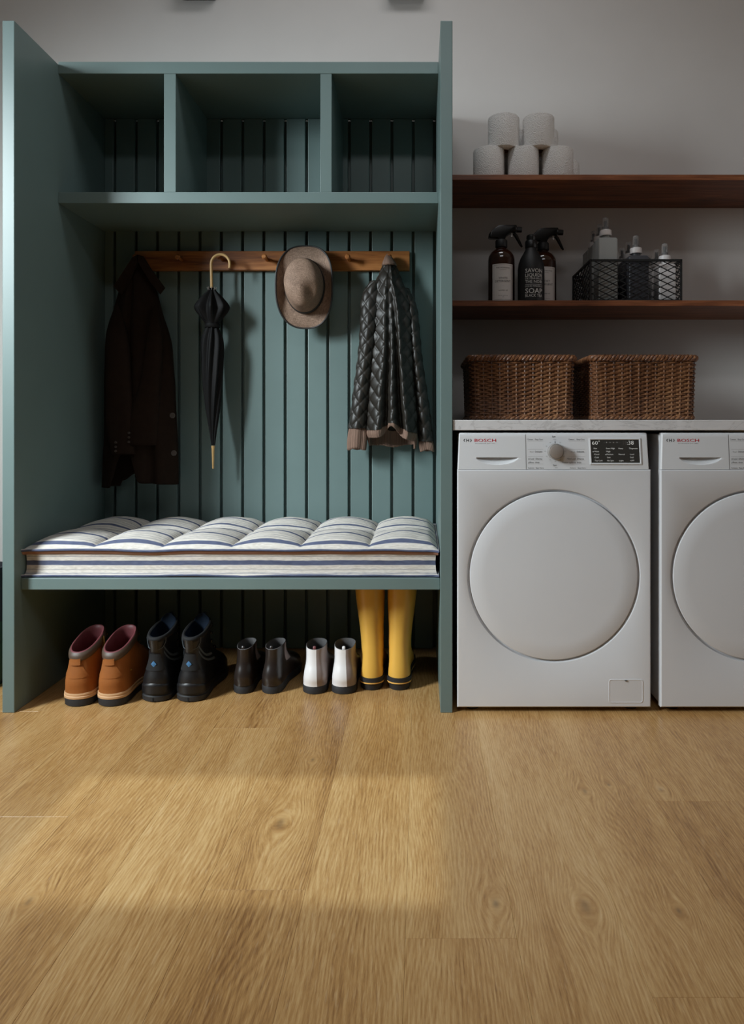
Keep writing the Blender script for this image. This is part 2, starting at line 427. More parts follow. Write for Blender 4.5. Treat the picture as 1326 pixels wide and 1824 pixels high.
# ------------------------------------------------------------------ the room
R_ = ROOM
floor = MB().box(R_['x0'], R_['x1'], R_['y0'], R_['y1'], -0.12, -0.012).build('floor', 'dark')
tag(floor, 'oak board floor with knots running towards the cabinet', kind='structure')
PW = 0.194; seam0 = -0.026
JOINTS = {0: 1.122, 2: 1.006, -2: 1.239, 3: 1.531, 1: 0.30, -1: 0.62, -3: 1.90, -4: 0.80, 4: 0.72, 5: 1.35, -5: 1.47, 6: 1.0, -6: 1.15}
PL = 1.9
plank_cache = {}
c0 = int(math.floor((R_['x0'] - seam0) / PW)); c1 = int(math.ceil((R_['x1'] - seam0) / PW))
for ci in range(c0, c1):
    xa, xb = max(R_['x0'], seam0 + ci * PW), min(R_['x1'], seam0 + (ci + 1) * PW)
    if xb - xa < 0.01: continue
    j = JOINTS.get(ci, random.uniform(0, PL)); ys = [R_['y0']]
    y = j - PL * 4
    while y < R_['y1']:
        if y > R_['y0'] + 0.05: ys.append(y)
        y += PL
    ys.append(R_['y1'])
    for ya, yb in zip(ys, ys[1:]):
        g = 0.00012
        MB().box(xa + g, xb - g, ya + g, yb - g, -0.012, 0, 0.0004, 1).build('floor_board', 'floor', floor)

def wall_with_hole(name, axis, pos, thick, a0, a1, z0, z1, hole, m):
    """wall normal to axis at pos..pos+thick with one rectangular opening"""
    mb = MB(); ha, hb, hz0, hz1 = hole
    for (p, q, r, s) in ((a0, ha, z0, z1), (hb, a1, z0, z1), (ha, hb, z0, hz0), (ha, hb, hz1, z1)):
        if axis == 'x': mb.box(min(pos, pos + thick), max(pos, pos + thick), p, q, r, s)
        else: mb.box(p, q, min(pos, pos + thick), max(pos, pos + thick), r, s)
    return tag(mb.build(name, m), kind='structure')
tag(MB().box(R_['x0'] - .15, R_['x1'] + .15, R_['y1'], R_['y1'] + 0.15, -0.12, R_['h']).build('wall_back', 'wall'), 'plain grey painted wall behind the cabinet and shelves', kind='structure')
wall_with_hole('wall_left', 'x', R_['x0'], -0.15, R_['y0'], R_['y1'], -0.12, R_['h'], (WIN_L['y0'], WIN_L['y1'], WIN_L['z0'], WIN_L['z1']), 'wall')
wall_with_hole('wall_right', 'x', R_['x1'], 0.15, R_['y0'], R_['y1'], -0.12, R_['h'], (WIN_R['y0'], WIN_R['y1'], WIN_R['z0'], WIN_R['z1']), 'wall')
tag(MB().box(R_['x0'] - .15, R_['x1'] + .15, R_['y0'] - 0.15, R_['y0'], -0.12, R_['h']).build('wall_front', 'wall'), kind='structure')
mb = MB()
for (xa, xb, ya, yb) in ((R_['x0'] - .15, SKY['x0'], R_['y0'] - .15, R_['y1'] + .15), (SKY['x1'], R_['x1'] + .15, R_['y0'] - .15, R_['y1'] + .15),
                         (SKY['x0'], SKY['x1'], R_['y0'] - .15, SKY['y0']), (SKY['x0'], SKY['x1'], SKY['y1'], R_['y1'] + .15)):
    mb.box(xa, xb, ya, yb, R_['h'], R_['h'] + 0.02)
tag(mb.build('ceiling', 'ceil'), kind='structure')
# window frames (outside the picture, the light comes through them)
def win_frame(name, a0, a1, z0, z1, fn):
    mb = MB(); t = 0.03
    for (p, q, r, s) in ((a0, a0 + t, z0, z1), (a1 - t, a1, z0, z1), (a0 + t, a1 - t, z0, z0 + t), (a0 + t, a1 - t, z1 - t, z1)):
        mb.box(*fn(p, q, r, s))
    tag(mb.build(name, 'window'), kind='structure')
win_frame('window_1', WIN_L['y0'], WIN_L['y1'], WIN_L['z0'], WIN_L['z1'], lambda p, q, r, s: (R_['x0'] - 0.10, R_['x0'] - 0.04, p, q, r, s))

win_frame('window_2', WIN_R['y0'], WIN_R['y1'], WIN_R['z0'], WIN_R['z1'], lambda p, q, r, s: (R_['x1'] + 0.04, R_['x1'] + 0.10, p, q, r, s))

# ------------------------------------------------------------------ cabinet
YF, YB = 2.0, 2.572                 # front of the side panels, face of the back boarding
XL0, XL1 = WX(4, YF), WX(25.5, YF); XR0, XR1 = WX(785, YF), WX(806.5, YF)
ZTOP = WZ(36.5, YF)
YS = 2.243                          # front of the cubby section
cab = thing('hall_cabinet', ((XL0 + XR1) / 2, 2.3, 0), 'tall teal painted hall cabinet with bench, boarded back and three cubbies', 'cabinet')
cab_off = cab.location.copy()
def cabpart(mb, name, m='teal'):
    o = mb.build(name, m, cab); o.location = -cab_off; return o
YW = R_['y1'] - 0.004
cabpart(MB().box(XL0, XL1, YF, YW, 0.0, ZTOP, 0.0018), 'side_panel')
cabpart(MB().box(XR0, XR1, YF, YW, 0.0, ZTOP, 0.0018), 'side_panel')
ztb = WZ(131, YS); zst, zsb = WZ(342, YS), WZ(362, YS)
cabpart(MB().box(XL1, XR0, YS, YB + 0.02, ztb, WZ(110, YS), 0.0012), 'top_board')
cabpart(MB().box(XL1, XR0, YS, YB - 0.0005, zsb, zst, 0.0012), 'cubby_shelf')
for a, b in ((292, 313), (571, 591)):
    cabpart(MB().box(WX(a, YS), WX(b, YS), YS + 0.001, YB - 0.0005, zst, ztb, 0.001), 'divider')
YBN = 2.032; zbt, zbb = WZ(1030, YBN), WZ(1050.5, YBN)
cabpart(MB().box(XL1, XR0, YBN, YB - 0.0005, zbb, zbt, 0.0018), 'bench_seat')
cabpart(MB().box(XL1, XR0, YB + 0.022, YW, 0, ztb, 0), 'back_panel')
pitch = 38.0 / F * YB; gx = WX(774.3, YB); first = True
xs = [gx + 0.2]
k = 0
edges = [XR0]
x = gx
while x > XL1 + 0.01: edges.append(x); x -= pitch
edges.append(XL1)
for a, b in zip(edges, edges[1:]):
    xa, xb = b + (0.0055 if b > XL1 + 1e-6 else 0), a - (0.0055 if a < XR0 - 1e-6 else 0)
    if xb - xa < 0.004: continue
    cabpart(MB().box(xa, xb, YB, YB + 0.0215, 0.002, ztb - 0.0005, 0.0022, 2), 'plank')

# ------------------------------------------------------------------ coat rail with pegs
YR = 2.552
rail = thing('coat_rail', (WX(485, YR), YB, WZ(464, YR)), 'long wooden peg rail fixed across the teal boarded back', 'coat rail')
def part(mb, name, m, th, **kw):
    o = mb.build(name, m, th, **kw); o.location = -Vector(th.location); return o
part(MB().box(WX(240, YR), WX(730, YR), YR, YB - 0.0003, WZ(481.5, YR), WZ(447, YR), 0.0015), 'rail_board', 'railwood', rail)
PEGX = [244, 319, 393, 473, 546, 620.5, 694]
def peg_at(px): return (WX(px, YR - 0.03), WZ(459, YR - 0.03))
for px in PEGX:
    X, Z = peg_at(px)
    part(MB().lathe([(0.0085, 0), (0.007, 0.010), (0.0065, 0.026), (0.0085, 0.036), (0.0105, 0.042), (0.0105, 0.047), (0.006, 0.051)], (X, YR, Z), 20, 'y'), 'peg', 'railwood', rail)

# ------------------------------------------------------------------ wall shelves, worktop
YSH = 2.334
for nm, py0, py1, lab in (('wall_shelf', 311, 320.5, 'upper dark walnut wall shelf carrying the paper rolls'),
                          ('wall_shelf', 535, 545, 'lower dark walnut wall shelf carrying the bottles and wire crate')):
    o = MB().box(XR1 + 0.001, 2.0, YSH, R_['y1'] - 0.001, WZ(py1, YSH), WZ(py0, YSH), 0.001).build(nm, 'walnut')
    tag(o, lab, 'shelf', 'walnut wall shelves')
SH1, SH2 = WZ(311, YSH), WZ(535, YSH)
YC = 2.005
CT = WZ(748, YC)
tag(MB().box(XR1 + 0.001, 2.0, YC, R_['y1'] - 0.001, WZ(766.5, YC), CT, 0.0015).build('worktop', 'marble'),
    'pale veined marble worktop lying over both washing machines', 'worktop')
# dark carcass rail under the worktop
# ------------------------------------------------------------------ washing machines
def LX(px): return (px - 815) / 575.0
def LZ(py): return CH - (py - VY) / 575.0
def make_washer():
    t = thing('washing_machine', (WX(815, 2.0), 2.0, 0), 'white front loading washing machine next to the teal cabinet, seen whole', 'washing machine', 'washing machines under the worktop')
    W = LX(1160); zb, zs, zt = LZ(1260), LZ(836.5), LZ(771)
    MB().box(0.004, W - 0.004, 0.022, 0.56, zb + 0.002, zt - 0.004, 0.004).build('casing', 'white', t)
    # front panel with round opening
    cx, cz, R = LX(987), LZ(1026), 154.5 / 575
    mb = MB(); n = 96; ring0 = []; ring1 = []
    corners = [atan2(z - cz, x - cx) % (2 * pi) for x in (0, W) for z in (zb, zs)]
    angs = sorted([2 * pi * i / n for i in range(n)] + corners)
    for a in angs:
        dx, dz = cos(a), sin(a); ts = []
        if dx > 1e-9: ts.append((W - cx) / dx)
        if dx < -1e-9: ts.append(-cx / dx)
        if dz > 1e-9: ts.append((zs - cz) / dz)
        if dz < -1e-9: ts.append((zb - cz) / dz)
        tt = min(v for v in ts if v > 0); ring0.append((cx + dx * tt, cz + dz * tt))
        ring1.append((dx, dz))
    def rg(r, y): return [(cx + dx * r, y, cz + dz * r) for dx, dz in ring1]
    inset = 0.003
    def shrink(p, d): return (min(max(p[0], d), W - d), min(max(p[1], zb + d), zs - d))
    rr = [[(p[0], 0.022, p[1]) for p in ring0], [(p[0], inset, p[1]) for p in ring0],
          [(shrink(p, inset)[0], 0.0, shrink(p, inset)[1]) for p in ring0],
          rg(R + 0.002, 0.0), rg(R, 0.001), rg(R - 0.0035, 0.010), rg(R - 0.009, 0.012), rg(R - 0.02, 0.012)]
    mb.rings(rr, True, False, False, True); mb.build('front_panel', 'white', t, ang=30)
    rd = R - 0.0085
    d = MB(); prof = [(rd, 0.013), (rd, 0.0022), (rd - 0.0010, 0.0006), (rd - 0.0024, 0.0), (rd - 0.05, 0.0), (rd * 0.4, 0.0), (0.001, 0.0)]
    d.lathe([(r, -y) for r, y in prof], (cx, 0, cz), 96, 'y'); d.build('door', 'white', t, ang=30)
    # filter flap lower right
    def rrect(x0, x1, z0, z1, r, y, k=5):
        P = []
        for (ax, az, a0) in ((x1 - r, z1 - r, 0), (x0 + r, z1 - r, pi / 2), (x0 + r, z0 + r, pi), (x1 - r, z0 + r, 3 * pi / 2)):
            for i in range(k + 1): P.append((ax + r * cos(a0 + i * pi / 2 / k), y, az + r * sin(a0 + i * pi / 2 / k)))
        return P
    fx0, fx1, fz0, fz1 = LX(1085), LX(1146), LZ(1252), LZ(1210)
    fl = MB().rings([rrect(fx0 - .0012, fx1 + .0012, fz0 - .0012, fz1 + .0012, .009, 0.002), rrect(fx0, fx1, fz0, fz1, .008, -0.0008), rrect(fx0 + .0016, fx1 - .0016, fz0 + .0016, fz1 - .0016, .007, -0.0012),
                     rrect(fx0 + .0030, fx1 - .0030, fz0 + .0030, fz1 - .0030, .006, -0.0004)], True, False, True, True).build('filter_flap', 'white', t, ang=25)
    MB().box((fx0 + fx1) / 2 - .004, (fx0 + fx1) / 2 + .003, -0.0034, -0.001, fz1 - .0048, fz1 - .0022).build('catch', 'ink', fl)
    # control fascia : slightly tapering, leaning back, with the drawer scoop
    x0b, x1b, x0t, x1t = LX(815.5), LX(1157.5), LX(818.5), LX(1154.5)
    def fy(z): return 0.001 + 0.006 * (z - zs) / (zt - zs)
    def fx(x, z):
        u = (z - zs) / (zt - zs); return lerp(x0b, x0t, u) + (x / W) * (lerp(x1b, x1t, u) - lerp(x0b, x0t, u))
    sx0, sx1, sz1 = LX(848), LX(924), LZ(814.8); sdep = 13.0 / 575
    def scoop(x, z):
        if not (sx0 < x < sx1) or z > sz1 - 1e-6: return 0
        u = (x - sx0) / (sx1 - sx0) * 2 - 1; lo = sdep * (1 - u * u) ** 0.6
        v = (sz1 - z) / max(lo, 1e-6)
        return 0 if v >= 1 else 0.017 * (1 - v * v) * (1 - u * u) ** 0.5
    xs = sorted(set([0, 0.003, W - 0.003, W, LX(938)] + [sx0 + (sx1 - sx0) * i / 44 for i in range(45)] + [W * i / 24 for i in range(25)]))
    zr = sorted(set([zs + .0006, zs + 0.003, zt - 0.006, zt - .003, zt] + [sz1, sz1 - 0.0006] + [sz1 - 0.0006 - (sdep) * i / 12 for i in range(1, 13)] + [zs + (zt - zs) * i / 8 for i in range(1, 8)]))
    rows = []
    for z in zr:
        edge_t = max(0, (z - (zt - 0.006)) / 0.006) ** 2 * 0.006
        rows.append([(fx(x, z), fy(z) + scoop(x, z) + edge_t + (0.0035 if x in (0, W) else 0), z) for x in xs])
    fa = MB().rings(rows, False, False, False, True)
    b0, b1 = rows[0], rows[-1]
    fa.add([b0[0], b0[-1], (b0[-1][0], 0.03, b0[-1][2]), (b0[0][0], 0.03, b0[0][2])], [(0, 1, 2, 3)])
    fa.add([b1[0], b1[-1], (b1[-1][0], 0.03, b1[-1][2]), (b1[0][0], 0.03, b1[0][2])], [(3, 2, 1, 0)])
    for e in (0, -1):
        col = [r[e] for r in rows]; fa.rings([col, [(p[0], 0.03, p[2]) for p in col]], False, False, False, False)
    fas = fa.build('control_fascia', 'whitep', t, ang=35)
    fn = lambda off: (lambda x, z: (x, fy(z) - off, z))
    P = fn(0.0005)
    MB().add([P(LX(938) - .0006, zs + .001), P(LX(938) + .0006, zs + .001), P(LX(937) + .0006, zt - .005), P(LX(937) - .0006, zt - .005)], [(0, 1, 2, 3)]).build('drawer_seam', 'ink', fas)
    lg = MB(); put_text(lg, 'BOSCH', LX(846), LZ(787), 38.5 / 575, 5.4 / 575, P, 0.004); lg.build('brand_lettering', 'red', t)['kind'] = 'stuff'
    em = MB()
    ex, ez = LX(833.5), LZ(784.4)
    for sgn in (-1, 1):                                             # emblem: round mark with anchor
        n = 14; ro, ri = 0.0095, 0.0074
        A = [(-0.95 + 1.9 * i / n) for i in range(n + 1)]
        em.rings([[P(ex + sgn * (0.003 + ro * cos(a)), ez + 0.62 * ro * sin(a)) for a in A], [P(ex + sgn * (0.0026 + ri * cos(a)), ez + 0.62 * ri * sin(a)) for a in A]], False, smooth=False)
        em.add([P(ex + sgn * 0.0022, ez - .0048), P(ex + sgn * 0.0042, ez - .0048), P(ex + sgn * 0.0042, ez + .0048), P(ex + sgn * 0.0022, ez + .0048)], [(0, 1, 2, 3)])
    em.add([P(ex - .0042, ez - .0009), P(ex + .0042, ez - .0009), P(ex + .0042, ez + .0009), P(ex - .0042, ez + .0009)], [(0, 1, 2, 3)])
    em.build('emblem', 'ink', t)
    tg = MB(); put_text(tg, 'invented for life', LX(847), LZ(790.5), 36 / 575, 1.5 / 575, P); tg.build('tagline', 'inklt', t)['kind'] = 'stuff'
    pr = MB(); pl = MB()
    for s_, x, y, wd, h, dk in (('Cottons', 940.5, 784, 10, 2.6, 1), ('Easy-Care', 954, 784, 14, 2.6, 1), ('Spin', 984.5, 779, 6, 2.8, 1), ('1/1', 987.5, 784, 4, 2, 0),
                            ('Cottons', 1014, 784, 10, 2.6, 1), ('Easy-Care', 1028.5, 784, 14, 2.6, 1), ('Wool', 944, 806, 7, 2.4, 0), ('Delicates', 954, 806, 13, 2.8, 1),
                            ('Wool', 1018, 806, 7, 2.4, 0), ('Delicates', 1028.5, 806, 13, 2.8, 1),
                            ('ed Load', 941.5, 818.6, 10.5, 2.8, 1), ('Shirts', 954.5, 818.6, 12, 2.8, 1), ('y/Rinse', 941.5, 825, 10.5, 2.8, 1), ('drain', 954, 825, 7.5, 2.8, 1),
                            ('Mixed Load', 1011, 818.6, 15, 3, 1), ('Shirts', 1028.5, 818.6, 12.5, 2.8, 1), ('Freshen up/Rinse', 1002.5, 825, 24, 2.8, 1), ('drain', 1028.5, 825, 7.5, 2.8, 1),
                            ('Spin', 986, 830, 6, 2.8, 1), ('2/1', 989.5, 834, 4, 1.8, 0), ('Cottons', 941, 834.6, 11, 2.4, 1), ('Easy-Care', 955, 834.6, 14, 2.4, 1),
                            ('Cottons', 1016, 834.6, 10, 2.4, 1), ('Easy-Care', 1030, 834.6, 14, 2.4, 1)):
        put_text(pr if dk else pl, s_, LX(x), LZ(y), wd / 575, h / 575, P)
    kx, kz = LX(989.8), LZ(804)
    for i in range(11):
        a = radians(60 + 30 * i - 90) if i < 12 else 0
        put_text(pl, str((20, 30, 40, 50, 60, 90, 15, 30, 45, 60, 75)[i]), kx + 0.031 * cos(a + pi / 2) - .002, kz + 0.031 * sin(a + pi / 2) - .001, 0.0045, 0.0028, P)
    for y in (785.5, 800.5, 813.5, 820, 826.5):
        for a, b in ((941, 968), (1014, 1043)):
            pl.add([P(LX(a), LZ(y)), P(LX(b), LZ(y)), P(LX(b), LZ(y) + .0004), P(LX(a), LZ(y) + .0004)], [(0, 1, 2, 3)])
    pr.build('program_lettering', 'ink', t)['kind'] = 'stuff'; pl.build('program_scale', 'inklt', t)['kind'] = 'stuff'
    y0 = fy(kz)
    kn = MB().lathe([(0.0245, 0.0), (0.0250, 0.004), (0.0240, 0.020), (0.0225, 0.0225)], (kx, y0, kz), 48, 'y').build('dial', 'silver', t)
    MB().lathe([(0.0210, 0.022), (0.0205, 0.0255), (0.019, 0.0262)], (kx, y0, kz), 48, 'y').build('dial_face', 'knobface', kn)
    MB().box(kx - .0008, kx + .0008, fy(kz + .028) - 0.0008, fy(kz + .028) + .001, kz + 0.0262, kz + 0.0295).build('dial_pointer', 'inkdk', kn)
    # display
    dx0, dx1, dz0, dz1 = LX(1053.5), LX(1139.5), LZ(824.5), LZ(783.5)
    sk = lambda x, z: x + (dz1 - z) * 0.035
    def rect(e, y): return [(sk(x, z), fy(z) - y, z) for x, z in ((dx0 - e, dz0 - e), (dx1 + e, dz0 - e), (dx1 + e, dz1 + e), (dx0 - e, dz1 + e))]
    disp = MB().rings([rect(0.0055, -.001), rect(0.005, 0.0022), rect(0.0016, 0.0026), rect(0, 0.0008)], True, smooth=False).build('display', 'whitep', t)
    MB().add(rect(0.0004, 0.0010), [(0, 1, 2, 3)]).build('screen', 'screen', disp)
    G = lambda x, z: (sk(x, z), fy(z) - 0.0016, z)
    gl = MB(); gd = MB()
    for s_, x, y, wd, h in (('60', 1056, 792, 10.5, 6.2), ('°', 1067.5, 791, 2.6, 6), (':', 1118.7, 792, 1.2, 6.0), ('38', 1121, 792, 9.5, 7.0),
                            ('Hot', 1058.8, 800, 5.6, 2.6), ('Warm', 1059.2, 805.4, 8.5, 2.6), ('Cool', 1059, 810.6, 9, 2.6), ('Cold', 1059.6, 816, 7, 2.6), ('Tap Cold', 1059.5, 821.6, 13.5, 2.6),
                            ('Extra High', 1081, 800, 15, 2.6), ('High', 1081, 805.4, 6.8, 2.6), ('Medium', 1081.3, 810.6, 11.5, 2.6), ('Low', 1082, 816, 5.8, 2.6), ('No Spin', 1081.8, 821.6, 11.5, 2.6),
                            ('Heavy', 1103, 800, 8, 2.6), ('Normal', 1102.8, 810.6, 10.5, 2.6), ('Light', 1103.2, 821.6, 7.6, 2.6),
                            ('Diagnostic', 1122.2, 800, 15, 2.6), ('Load', 1123, 810.6, 7, 2.6), ('Soil', 1123, 816, 5.8, 2.6), ('OFF', 1123, 821.6, 6.8, 2.6)):
        put_text(gl, s_, LX(x) - 0.001, LZ(y), wd / 575, h / 575, G)
    put_text(gd, '18', LX(1111), LZ(792), 6.5 / 575, 6.5 / 575, G)
    for x, y in ((1057, 799), (1057, 810), (1057, 815), (1057.5, 820.5), (1079, 799), (1079, 804), (1079.5, 815), (1079.5, 820.5), (1100.8, 799), (1101, 809.5), (1101.2, 820.5), (1120.5, 799), (1120.5, 804), (1120.8, 809.5), (1121, 815), (1121.3, 820.5)):
        put_text(gd, '.', LX(x), LZ(y), 1.2 / 575, 6 / 575, G)
    for x, y in ((1056.8, 804.8), (1079, 810)) + tuple((1081.5 + 6.2 * i, 788.2) for i in range(4)):
        gl.add([G(LX(x) + .0018 * cos(k * pi / 3), LZ(y) + .0012 * sin(k * pi / 3)) for k in range(6)], [tuple(range(6))])
    gd.add([G(LX(1076), LZ(788.6)), G(LX(1106), LZ(788.6)), G(LX(1106), LZ(787.8)), G(LX(1076), LZ(787.8))], [(0, 1, 2, 3)])
    gl.build('screen_lettering', 'glyph', disp)['kind'] = 'stuff'; gd.build('screen_unlit_lettering', 'glyphdim', disp)['kind'] = 'stuff'
    for fx_, fy_ in ((0.05, 0.05), (W - 0.05, 0.05), (0.05, 0.52), (W - 0.05, 0.52)):
        MB().lathe([(0.022, 0), (0.022, 0.008), (0.012, 0.010), (0.012, zb + .004)], (fx_, fy_, 0), 16).build('foot', 'rubber', t)
    return t
w1 = make_washer()
w2 = copy_tree(w1); w2.location.x = WX(1177.5, 2.0)
w2['label'] = 'white front loading washing machine cut off by the right edge of the picture'

# ------------------------------------------------------------------ bench cushion
def make_cushion():
    x0, x1, y0, y1 = WX(40, 2.045), WX(781, 2.045), 2.045, 2.545
    zb = zbt + 0.001; zl = zb + 0.084
    t = thing('bench_cushion', ((x0 + x1) / 2, (y0 + y1) / 2, zbt), 'tufted striped bench cushion in cream and navy on the teal bench', 'cushion')
    mb = MB(); nx, ny = 150, 56; at = []
    def tuft(u, v):
        a = abs(sin(pi * u * 6)) ** 0.62; b = abs(sin(pi * v * 2)) ** 0.7
        edge = min(1, v / 0.06, (1 - v) / 0.06, u / 0.02, (1 - u) / 0.02)
        return (0.30 + 0.70 * max(a * (0.35 + 0.65 * b), 0.0)) * max(0, edge) ** 0.5
    rows = []
    for j in range(ny + 1):
        v = j / ny; row = []
        for i in range(nx + 1):
            u = i / nx
            x = lerp(x0, x1, u); y = lerp(y0, y1, v)
            n = mnoise.noise(Vector((x * 9, y * 9, 3.3))) * 0.004 + mnoise.noise(Vector((x * 30, y * 22, 1.3))) * 0.0015
            z = zl + 0.050 * tuft(u, v) * (0.80 + 0.25 * v) + n * min(1, v * 8, u * 20, (1 - u) * 20) + 0.012 * (1 - v) * 0
            row.append((x, y, z)); at.append(0.105 + 0.5 * v + 0.02 * (z - zl) + 0.014 * sin(u * 6 * pi) * sin(v * 2 * pi))
        rows.append(row)
    mb.rings(rows, False, smooth=True)
    # sides: pinched in the middle, flaring to the seams
    per = []
    for i in range(nx + 1): per.append((lerp(x0, x1, i / nx), y0, 0, -1))
    for j in range(1, ny + 1): per.append((x1, lerp(y0, y1, j / ny), 1, 0))
    for i in range(nx - 1, -1, -1): per.append((lerp(x0, x1, i / nx), y1, 0, 1))
    for j in range(ny - 1, 0, -1): per.append((x0, lerp(y0, y1, j / ny), -1, 0))
    R = []; N = 14
    for k in range(N + 1):
        h = k / N; ring = []
        pin = 0.011 * (1 - (2 * h - 1) ** 4)
        for (x, y, nx_, ny_) in per:
            ww = mnoise.noise(Vector((x * 14, y * 14, h * 3))) * 0.003
            cornerx = max(0, 1 - min(abs(x - x0), abs(x - x1)) / 0.03); cornery = max(0, 1 - min(abs(y - y0), abs(y - y1)) / 0.03)
            p = pin + ww * (1 - abs(2 * h - 1))
            ring.append((x - nx_ * p - (p * 0.7 * cornerx * (1 if x > (x0 + x1) / 2 else -1) if ny_ else 0),
                         y - ny_ * p - (p * 0.7 * cornery * (1 if y > (y0 + y1) / 2 else -1) if nx_ else 0), lerp(zb + .002, zl, h)))
            at.append(0.0792 * h)
        R.append(ring)
    mb.rings(R, True, True, False, True)
    mb.attr = at
    part(mb, 'cushion_body', 'stripe', t, ang=60)
    # seams: striped welt above, tan tape under the top edge, welt below
    def loop(z, out, wob=0.0):
        L = []
        for (x, y, a, b) in per[::2]:
            c = 0.010 if (min(abs(x - x0), abs(x - x1)) < 0.002 and min(abs(y - y0), abs(y - y1)) < 0.002) else 0
            L.append((x + a * (out + c), y + b * (out + c), z + wob * mnoise.noise(Vector((x * 7, y * 7, z * 9)))))
        return L
    for z, r in ((zl + 0.001, 0.0046), (zb + 0.005, 0.0044)):
        mbw = MB().tube(loop(z, 0.001, 0.004), r, 8, True); mbw.attr = [0.03 + 0.02 * (i % 8) / 8 for i in range(len(mbw.v))]
        part(mbw, 'welt', 'stripe', t)
    Rb = [loop(zl - 0.003, -0.0012, 0.003), loop(zl - 0.007, -0.0035, 0.003), loop(zl - 0.0135, -0.0075, 0.003)]
    Rb = [loop(zl - 0.002, 0.0000, 0.003), loop(zl - 0.006, -0.0010, 0.003), loop(zl - 0.0125, -0.0052, 0.003), loop(zl - 0.0145, -0.0090, 0.003)]
    part(MB().rings(Rb, True, smooth=True), 'seam_tape', 'brownpipe', t)
    part(MB().tube(loop(zb + 0.0018, -0.001, 0.001), 0.0018, 6, True), 'seam_tape', 'brownpipe', t)
    return t
make_cushion()

# ------------------------------------------------------------------ footwear
def halfwidth(s, wh, wb, toe=1.0):
    """half width of a sole outline; s 0 heel .. 1 toe"""
    base = sinterp([(0, wh * 0.95), (0.18, wh), (0.42, wh * 0.90), (0.70, wb), (0.88, wb * 0.86), (1, wb * 0.55)], s)
    e = 1.0
    if s < 0.12: e = sqrt(max(0, 1 - ((0.12 - s) / 0.12) ** 2))
    if s > 0.80: e = sqrt(max(0, 1 - ((s - 0.80) / 0.20) ** 2))
    return base * e
def slice_ring(z, yb, yf, wx, k, wh, wb, slope=0.0, n=40, grow=0.0, lean=0.0, sharp=2.3):
    """closed ring: k=1 sole outline, k=0 rounded shaft; slope raises z towards the toe"""
    P = []
    for j in range(n):
        a = 2 * pi * j / n; c, s_ = cos(a), sin(a)
        L = (yf - yb)
        ey = math.copysign(abs(c) ** (2 / sharp), c); ex = math.copysign(abs(s_) ** (2 / sharp), s_)
        y1 = (yb + yf) / 2 - ey * L / 2; x1 = ex * wx
        s = (1 - c) / 2; y2 = yb + s * L; x2 = math.copysign(halfwidth(s, wh, wb), s_) if abs(s_) > 1e-6 else 0
        x = lerp(x1, x2, k); y = lerp(y1, y2, k)
        cy = (yb + yf) / 2; r = sqrt(x * x + (y - cy) ** 2) or 1
        x += x / r * grow; y += (y - cy) / r * grow
        P.append((x + lean, y, z + slope * (y - yb)))
    return P
def shoe_root(name, px, py, label, group, rot=0.0):
    Y = CH * F / (py - VY)
    o = thing(name, (WX(px, Y), Y, 0), label, 'boot' if 'boot' in name else 'shoe', group)
    o.rotation_euler.z = rot
    return o
def loft(tab, z0, z1, m, wh, wb, slope=lambda z: 0, grow=0.0, sharp=2.3):
    out = []
    for i in range(m + 1):
        z = lerp(z0, z1, i / m)
        out.append(slice_ring(z, *[sinterp([(r[0], r[q]) for r in tab], z) for q in (1, 2, 3)], k=interp([(r[0], r[4]) for r in tab], z), wh=wh, wb=wb, slope=slope(z), grow=grow, sharp=sharp))
    return out
def patch_on(tab, zlo, zhi, a0, a1, wh, wb, off, m, slope=lambda z: 0, n=40, taper=1.0, thick=True):
    """strip lying on the upper: angles a0..a1 (turns, 0 = heel back) from zlo to zhi"""
    R = []
    for i in range(m + 1):
        z = lerp(zlo, zhi, i / m); row = []
        args = [sinterp([(r[0], r[q]) for r in tab], z) for q in (1, 2, 3)]; k = interp([(r[0], r[4]) for r in tab], z)
        ring = slice_ring(z, *args, k=k, wh=wh, wb=wb, slope=slope(z), n=120, grow=off)
        mid = (a0 + a1) / 2; hw = (a1 - a0) / 2 * lerp(1, taper, i / m)
        for q in range(9):
            a = ((mid - hw + 2 * hw * q / 8) % 1.0) * 120; i0 = int(a) % 120; i1 = (i0 + 1) % 120; t = a - int(a)
            row.append(tuple(lerp(ring[i0][c], ring[i1][c], t) for c in range(3)))
        R.append(row)
    return R

